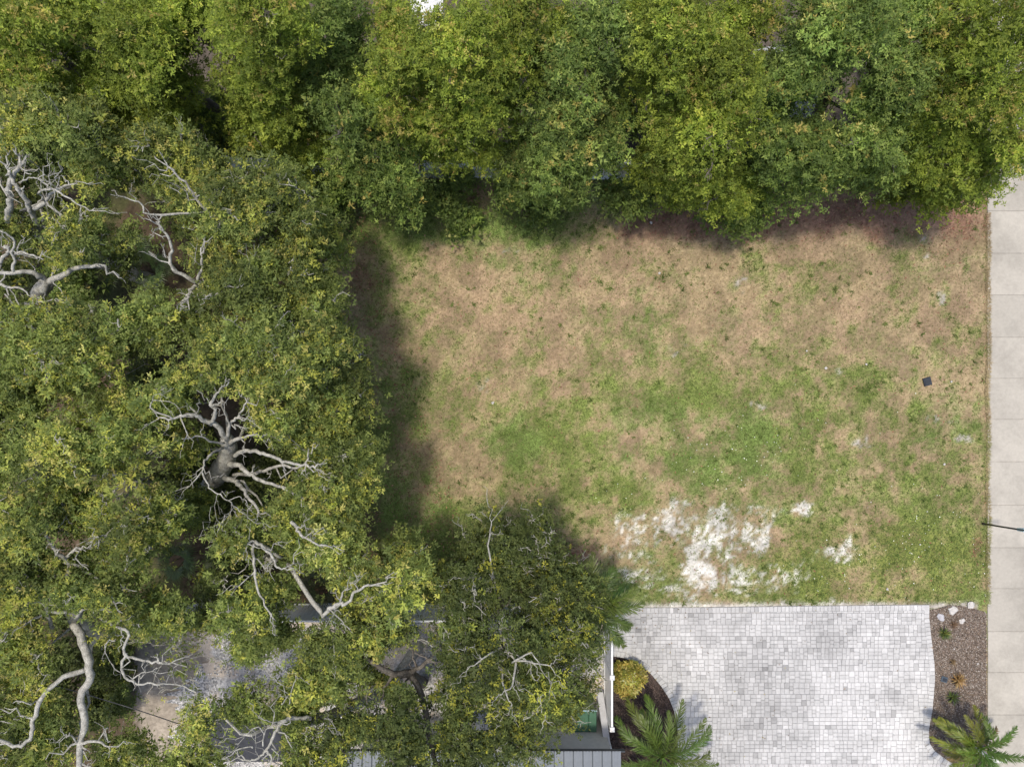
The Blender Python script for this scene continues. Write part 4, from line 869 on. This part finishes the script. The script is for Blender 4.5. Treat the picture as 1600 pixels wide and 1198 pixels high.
# ------------------------------------------------------------------ palms, yuccas, shrub, palmettos
def frond_mesh(rng, L, az, e0, droop, nle, ll, c0, c1, yellow=0.0):
    n = 12; t = np.linspace(0, 1, n); el = e0-droop*t**1.3; side_b = rng.normal(0, .25)
    aa = az+side_b*t*t
    st = L/(n-1); P = [np.zeros(3)]
    for i in range(1, n): P.append(P[-1]+st*np.array([math.cos(el[i])*math.cos(aa[i]), math.cos(el[i])*math.sin(aa[i]), math.sin(el[i])]))
    P = np.array(P); mb = MB(); mb.tube(P, np.linspace(.016, .005, n), 4, tuple(np.array(c0)*1.5))
    for k in range(nle):
        u = .14+.86*k/(nle-1); f = u*(n-1); i = min(n-2, int(f)); p = P[i]+(P[i+1]-P[i])*(f-i)
        d = P[i+1]-P[i]; d /= np.linalg.norm(d); s = np.cross(d, [0, 0, 1]); s /= np.linalg.norm(s)+1e-6; up = np.cross(s, d)
        l = ll*(math.sin(math.pi*min(1, u*.86+.12))**.6)*rng.uniform(.85, 1.1)
        for sg_ in (-1, 1):
            fw = .75+.35*u+rng.normal(0, .12); dr = s*sg_*math.cos(fw)+d*math.sin(fw)+up*rng.uniform(-.1, .75); dr /= np.linalg.norm(dr)
            m = p+dr*l*.5; e = p+dr*l+np.array([0, 0, -.22*l*rng.uniform(.4, 1.3)])
            wv = np.cross(dr, up); wv /= np.linalg.norm(wv)+1e-6; w = .014
            y = yellow*rng.uniform(.5, 1.3)*(.35+.65*u); cc = np.array(c0)*(1-rng.random()*.0)*rng.uniform(.75, 1.25); cc = cc*(1-min(1, y))+np.array(c1)*min(1, y)
            mb.add([p-wv*w*.5, p+wv*w*.5, m+wv*w, m-wv*w, e], [(0, 1, 2, 3), (3, 2, 4)], tuple(cc))
    return mb
def palm(name, label, ppx, ppy, z, n, L, seed, ll=.3, base_off=(0, 0), e=(.2, 1.1), yel=lambda a: 0., az0=0., droop=1.0, azs=None, nle=46, trunk_r=.06):
    rng = np.random.default_rng(seed); c = W(ppx, ppy, z); b = np.array([c[0]+base_off[0], c[1]+base_off[1], 0])
    t = thing(name, label, 'palm', (b[0], b[1], 0)); o = c-b
    MB().tube([(0, 0, -.05), tuple(o*.5+np.array([.03, -.02, 0])), tuple(o)], [trunk_r*1.4, trunk_r, trunk_r*.9], 9).build('trunk', M['bark_palm'], t, smooth=True)
    A = azs if azs is not None else [az0+i*2.39996 for i in range(n)]
    for i, a in enumerate(A):
        k = (i+.5)/len(A); e0 = e[0]+(e[1]-e[0])*k+rng.normal(0, .08)
        a_ = a if azs is None else a+rng.normal(0, .05)
        mb = frond_mesh(rng, L*rng.uniform(.82, 1.1), a_, e0, droop*rng.uniform(.8, 1.7), nle, ll, (.075*rng.uniform(.7, 1.1), .125*rng.uniform(.8, 1.2), .022), (.38, .30, .03), yel(a_ % 6.283)*(1-k*.5))
        f = mb.build('frond', M['frond'], t, color=True); f.location = tuple(o)
    for i in range(3):
        mb = frond_mesh(rng, L*rng.uniform(.6, .8), rng.uniform(0, 6.28), rng.uniform(-.3, .1), rng.uniform(.6, 1.1), nle-10, ll*.8, (.17, .12, .055), (.26, .18, .08), .6)
        f = mb.build('frond', M['frond'], t, color=True); f.location = tuple(o-np.array([0, 0, .08])); f['label'] = 'dry brown frond'
    return t
D = math.radians
palm('feather_palm', 'green feathery palm in the dark mulch bed at the bottom of the driveway', 1034, 1180, 1.8, 18, 2.1, 61, .40, (-.25, .25), (.2, 1.25), yel=lambda a: .12, droop=1.15,
     azs=[D(a) for a in (163, 128, 100, 66, 20, 345, 200, 235, 275, 310, 150, 112, 48, 5, 176, 120, 220, 290, 75, 30, 140, 330, 255, 90)])
palm('feather_palm', 'palm with yellowing fronds at the bottom right beside the sidewalk', 1532, 1168, 1.5, 18, 1.5, 62, .32, (-.3, .25), (.1, 1.15), yel=lambda a: .42 if 1.6 < a < 3.7 else .08, droop=1.0,
     azs=[D(a) for a in (157, 140, 178, 102, 70, 15, 200, 225, 260, 300, 335, 150, 120, 190, 50, 0, 240, 280, 168, 90)])
palm('feather_palm', 'palm fronds reaching out from under the dark oak at the driveway corner', 925, 945, 3.2, 14, 1.75, 63, .42, (-.1, .2), (.05, .9), yel=lambda a: .1, droop=1.1,
     azs=[D(a) for a in (38, 15, 350, 325, 300, 60, 275, 330, 5, 25, 90, 310, 180, 240)])
def rosette(name, label, px, py, n, L, seed, cols, cat='plant', w=.018, e=(.25, 1.2)):
    rng = np.random.default_rng(seed); b = W(px, py); t = thing(name, label, cat, (b[0], b[1], .01))
    mb = MB().tube([(0, 0, -.03), (0, 0, .06)], [.03, .025], 6, tuple(cols[0]))
    for i in range(n):
        a = i*2.4+rng.normal(0, .2); e0 = e[0]+(e[1]-e[0])*i/n; l = L*rng.uniform(.7, 1.15); h = np.array([math.cos(a), math.sin(a), 0]); s = np.array([-h[1], h[0], 0])
        p0 = np.array([0, 0, .04]); p1 = p0+(h*math.cos(e0)+np.array([0, 0, math.sin(e0)]))*l*.55; p2 = p1+(h*math.cos(e0-.5)+np.array([0, 0, math.sin(e0-.5)]))*l*.45
        c = tuple(np.array(cols[rng.integers(0, len(cols))])*rng.uniform(.75, 1.25))
        mb.add([p0-s*w*.6, p0+s*w*.6, p1+s*w, p1-s*w, p2], [(0, 1, 2, 3), (3, 2, 4)], c)
    mb.build('leaves', M['frond'], t, color=True); return t
gy_ = [(.10, .14, .03), (.16, .17, .04), (.07, .10, .03)]; br_ = [(.30, .18, .07), (.22, .13, .05), (.38, .27, .12)]
rosette('yucca', 'spiky green yucca below the white rocks in the mulch bed', 1473, 988, 46, .30, 71, gy_)
rosette('yucca', 'spiky green yucca just below the withered brown plant', 1486, 1087, 46, .32, 72, gy_)
rosette('withered_plant', 'withered brown plant between the yuccas in the mulch bed', 1494, 1060, 60, .36, 73, br_, w=.02)
rosette('withered_plant', 'small dry brown weed above the upper yucca', 1488, 974, 24, .2, 74, [(.16, .10, .06), (.2, .13, .08)])
rosette('withered_plant', 'little dry tuft in the middle of the mulch bed', 1487, 1032, 20, .17, 75, [(.16, .11, .06), (.22, .15, .08)])
STY['gold'] = dict(ll=.075, lw=.045, nl=9, ros=13, cl=14, spread=.075, cols=[(.36, .31, .06), (.44, .37, .11), (.25, .25, .045), (.18, .20, .04)], tip=[(.55, .47, .2), (.5, .36, .1)], tp=.25)
rg_ = np.random.default_rng(81); sc_ = W(981, 1060, .5); t = thing('variegated_shrub', 'round yellow variegated shrub against the white fence', 'shrub', (sc_[0], sc_[1], 0))
u_ = unit(26, rg_); u_[:, 2] = np.abs(u_[:, 2]); C_ = np.array([sc_[0], sc_[1], .35])+u_*np.array([.40, .40, .40])
V, F, c, K, lid = leaves(C_, np.full(26, .11), np.full(26, 1.), 'gold', rg_, np.array([sc_[0], sc_[1], .1]), False)
mb = MB()
for q in C_: mb.tube([(sc_[0], sc_[1], -.02), tuple((q+np.array([sc_[0], sc_[1], .2]))/2), tuple(q)], [.02, .012, .006], 4)
mb.build('stems', M['bark_dark'], t, (sc_[0], sc_[1], 0)); mesh_np('foliage', V, F, M['leaf'], t, c, loc=(sc_[0], sc_[1], 0))
def palmetto(px, py, z, label, seed, n=9, r=.55, col=(.05, .085, .02)):
    rng = np.random.default_rng(seed); c = W(px, py, z); t = thing('saw_palmetto', label, 'palm', (c[0], c[1], 0))
    for i in range(n):
        a = i*2.4; e0 = rng.uniform(.2, 1.0); h = np.array([math.cos(a), math.sin(a), 0]); l = r*rng.uniform(.6, 1.1)
        tip = np.array([0, 0, z*.5])+(h*math.cos(e0)+np.array([0, 0, math.sin(e0)]))*l; s = np.array([-h[1], h[0], 0]); d = h*math.cos(e0-.5)+np.array([0, 0, math.sin(e0-.5)]); up = np.cross(d, s)
        mb = MB().tube([(0, 0, 0), tuple(tip)], [.01, .007], 4, col)
        for k in range(22):
            b = -2.1+4.2*k/21; dr = d*math.cos(b)+s*math.sin(b); wv = np.cross(dr, up); wv /= np.linalg.norm(wv); ln = r*rng.uniform(.75, 1.05)*(1-.25*abs(b)/2.1)
            m = tip+dr*ln*.6+up*.03; e = tip+dr*ln-np.array([0, 0, .1*ln]); cc = tuple(np.array(col)*rng.uniform(.7, 1.5))
            mb.add([tip, m+wv*.018, e, m-wv*.018], [(0, 1, 2, 3)], cc)
        mb.build('fan_leaf', M['frond'], t, color=True)
    return t
palmetto(215, 415, 1.6, 'fan palm in the dark hollow beside the looping pale limb', 91)
palmetto(190, 385, 1.4, 'fan palm half hidden left of the dark hollow', 92)
palmetto(150, 428, 1.2, 'fan palm in the gap under the thick pale limb at left', 93)
palmetto(495, 925, 1.5, 'fan palm in the gap right of the slender pale limbs', 94, col=(.07, .085, .03))
palmetto(160, 1085, 1.4, 'fan palm beside the long crooked trunk at the bottom left', 95)
palmetto(270, 880, 1.2, 'fan palm in the dark hollow above the gravel yard', 96)
palmetto(345, 900, 1.0, 'fan palm at the right of the dark hollow above the yard', 97)
palmetto(225, 590, 1.4, 'fan palm in the dark gap left of the large forking oak', 98)
palmetto(400, 800, .9, 'fan palm on the ground below the large forking oak', 99)

# ------------------------------------------------------------------ grass, fallen leaves, clover flowers, mulch chips, pebbles
def lot_points(n, rng, x0=-7.0, x1=17.3, y0=-8.2, y1=8.0):
    x1 = 17.34 if x1 == 17.3 else x1
    x = rng.uniform(x0, x1, n); y = rng.uniform(y0, y1, n); px = 800+x*43; py = 599-y*43
    bad = inpoly(px, py, YARD) | inpoly(px, py, BED_E) | inpoly(px, py, DRIVE) | (px > 1545) | inpoly(px, py, BED_W)
    return x[~bad], y[~bad]
rng = np.random.default_rng(101)
x, y = lot_points(370000, rng)
px, py, green, sand, lit, n1, n2, n3 = ground_fields(x, y)
shade = np.interp(py, [0, 300, 500, 700, 860, 960, 1200], [500, 500, 520, 580, 640, 900, 945])
keep = (rng.random(len(x)) > sand*.86) & (rng.random(len(x)) < .55+.45*green) & (px > shade-60*rng.random(len(x))) & (rng.random(len(x)) > .5*lit)
x, y, green, lit = x[keep], y[keep], green[keep], lit[keep]; n = len(x)
gc = ground_color(x, y)*rng.uniform(.55, 1.5, n)[:, None]
isg = rng.random(n) < green*.85+.08
gcol = np.where(isg[:, None], np.array([.135, .18, .05])*rng.uniform(.55, 1.45, n)[:, None]*np.array([1, 1, 1]), gc*.5+np.array([.32, .255, .155])*.5*rng.uniform(.55, 1.4, n)[:, None])
z = ground_z(x, y); a = rng.uniform(0, 6.283, n); e = rng.uniform(.05, 1.0, n); l = np.where(isg, rng.uniform(.04, .11, n), rng.uniform(.03, .10, n)); w = np.where(isg, .011, .008)
h = np.stack([np.cos(a), np.sin(a), np.zeros(n)], 1); s = np.stack([-np.sin(a), np.cos(a), np.zeros(n)], 1); b = np.stack([x, y, z], 1)
V = np.empty((n, 3, 3)); V[:, 0] = b-s*w[:, None]; V[:, 1] = b+s*w[:, None]; V[:, 2] = b+h*(l*np.cos(e))[:, None]+np.array([0, 0, 1])*(l*np.sin(e))[:, None]
# broad-bladed weed tufts
xw, yw = lot_points(6000, rng); pxw, pyw, gw, sw_, lw_, *_ = ground_fields(xw, yw)
weedy = sstep(.46, .60, fbm(xw, yw, .9, 131, 3)); kw = (rng.random(len(xw)) < (.03+.10*gw+.75*weedy*(.25+.75*gw))*(1-.6*sw_)) & (pxw > np.interp(pyw, [0, 300, 500, 700, 860, 960], [540, 545, 600, 660, 720, 945]))
xw, yw = xw[kw], yw[kw]; nw = len(xw); q = np.repeat(np.arange(nw), 18); T = len(q); aw = rng.uniform(0, 6.283, T); ew = rng.uniform(.15, 1.1, T); sz = (rng.uniform(.04, .12, nw)+.08*(rng.random(nw) < .15))[q]; lw2 = sz*rng.uniform(.5, 1.1, T)
bw = np.stack([xw[q]+rng.normal(0, .035, T), yw[q]+rng.normal(0, .035, T), ground_z(xw, yw)[q]], 1)
hw_ = np.stack([np.cos(aw), np.sin(aw), np.zeros(T)], 1); sw2 = np.stack([-np.sin(aw), np.cos(aw), np.zeros(T)], 1)
Vw = np.empty((T, 3, 3)); Vw[:, 0] = bw-sw2*.012; Vw[:, 1] = bw+sw2*.012; Vw[:, 2] = bw+hw_*(lw2*np.cos(ew))[:, None]+np.array([0, 0, 1])*(lw2*np.sin(ew))[:, None]
cw = (np.array([.10, .14, .034])*rng.uniform(.7, 1.5, nw)[:, None])[q]*rng.uniform(.8, 1.2, T)[:, None]
VV = np.concatenate([V.reshape(-1, 3), Vw.reshape(-1, 3)]); CCc = np.concatenate([np.repeat(gcol, 3, 0), np.repeat(cw, 3, 0)])
o = mesh_np('grass', VV, np.arange(len(VV)).reshape(-1, 3), M['grass'], col=np.clip(CCc, .01, .7), kind='stuff'); o['label'] = 'patchy dry and green grass over the vacant lot'
def flakes(name, x, y, z, size, cols, rng, mat, label=None, parent=None, tilt=.5, asp=.45):
    n = len(x); a = rng.uniform(0, 6.283, n); sz = size*rng.uniform(.6, 1.5, n)
    u = np.stack([np.cos(a), np.sin(a), rng.normal(0, tilt, n)], 1)*sz[:, None]; v = np.stack([-np.sin(a), np.cos(a), rng.normal(0, tilt, n)], 1)*(sz*asp)[:, None]; b = np.stack([x, y, z], 1)
    V = np.empty((n, 4, 3)); V[:, 0] = b-u; V[:, 1] = b+v; V[:, 2] = b+u; V[:, 3] = b-v
    c = np.array(cols)[rng.integers(0, len(cols), n)]*rng.uniform(.7, 1.3, n)[:, None]
    o = mesh_np(name, V.reshape(-1, 3), np.arange(n*4).reshape(-1, 4), mat, parent, np.repeat(np.clip(c, 0, .9), 4, 0), kind='stuff')
    if label: o['label'] = label
    return o
x, y = lot_points(60000, rng, -9, 17.3); px, py, green, sand, lit, *_ = ground_fields(x, y)
edge = np.interp(py, [0, 300, 500, 700, 860, 960, 1200], [560, 565, 620, 680, 740, 945, 945])
kp = rng.random(len(x)) < np.clip(.03+.75*lit+.35*(px < edge), 0, .9)
x, y = x[kp], y[kp]
flakes('fallen_leaves', x, y, ground_z(x, y)+.02, .035, [(.22, .10, .07), (.28, .14, .09), (.16, .08, .055), (.33, .22, .13), (.19, .12, .08)], rng, M['chip'], 'reddish brown fallen leaves along the edges of the lot')
x, y = lot_points(14000, rng); px, py, green, sand, *_ = ground_fields(x, y)
wgt = blobs(px, py, [(1130, 715, 80, 50, .45), (1440, 850, 110, 90, .22), (1320, 890, 160, 50, .16), (960, 780, 30, 20, .3), (1290, 660, 120, 60, .08)])*green
kp = rng.random(len(x)) < wgt; x, y = x[kp], y[kp]
flakes('clover_flowers', x, y, ground_z(x, y)+.07, .016, [(.75, .75, .66), (.68, .68, .52)], rng, M['chip'], 'tiny white clover flowers dotted through the green grass', asp=.9)
def bed_points(poly, n, rng):
    P = np.array(gpoly(poly)); x = rng.uniform(P[:, 0].min(), P[:, 0].max(), n); y = rng.uniform(max(-15, P[:, 1].min()), P[:, 1].max(), n)
    k = inpoly(800+x*43, 599-y*43, poly); return x[k], y[k]
x, y = bed_points(BED_E, 26000, rng)
flakes('mulch_chips', x, y, np.full(len(x), .035), .022, [(.18, .142, .118), (.13, .10, .082), (.27, .22, .185), (.085, .065, .05), (.22, .165, .12), (.38, .34, .30)], rng, M['chip'], parent=bed_e)
x, y = bed_points(BED_W, 14000, rng)
flakes('mulch_chips', x, y, np.full(len(x), .038), .026, [(.09, .065, .055), (.06, .042, .036), (.14, .10, .085), (.035, .026, .024)], rng, M['chip'], parent=bed_w)
x, y = bed_points(YARD, 36000, rng)
k = fbm(x, y, .5, 301, 3) > .47; x, y = x[k], y[k]
flakes('pebbles', x, y, np.full(len(x), .03), .028, [(.38, .375, .37), (.28, .28, .28), (.55, .54, .53), (.2, .2, .2), (.64, .62, .6)], rng, M['chip'], parent=yard, asp=.75, tilt=.35)


# leaves blown onto the driveway, grass creeping over the sidewalk edge
x, y = bed_points(DRIVE, 900, rng); k = rng.random(len(x)) < np.exp(-np.maximum(0, x-3.8)/2.5)+.12; x, y = x[k], y[k]
flakes('fallen_leaves', x, y, np.full(len(x), .062), .028, [(.22, .14, .07), (.16, .11, .06), (.30, .25, .10), (.13, .09, .05)], rng, M['chip'], parent=drive)
n = 6000; y = rng.uniform(-8.0, 6.2, n); x = 17.27+rng.normal(0, .035, n)+(fbm(np.zeros(n), y, 1.3, 411, 4)-.5)*.12
a = rng.normal(0, .9, n); e = rng.uniform(.05, .7, n); l = rng.uniform(.05, .13, n)
h = np.stack([np.cos(a), np.sin(a), np.zeros(n)], 1); sd = np.stack([-np.sin(a), np.cos(a), np.zeros(n)], 1); b = np.stack([x, y, np.full(n, .005)], 1)
V = np.empty((n, 3, 3)); V[:, 0] = b-sd*.009; V[:, 1] = b+sd*.009; V[:, 2] = b+h*(l*np.cos(e))[:, None]+np.array([0, 0, 1])*(l*np.sin(e))[:, None]
gcol = (ground_color(x-.15, y)*.75+np.array([.27, .225, .13])*.25)*rng.uniform(.7, 1.5, n)[:, None]
o = mesh_np('edge_grass', V.reshape(-1, 3), np.arange(n*3).reshape(-1, 3), M['grass'], col=np.repeat(gcol, 3, 0), kind='stuff'); o['label'] = 'fringe of grass creeping over the sidewalk edge'
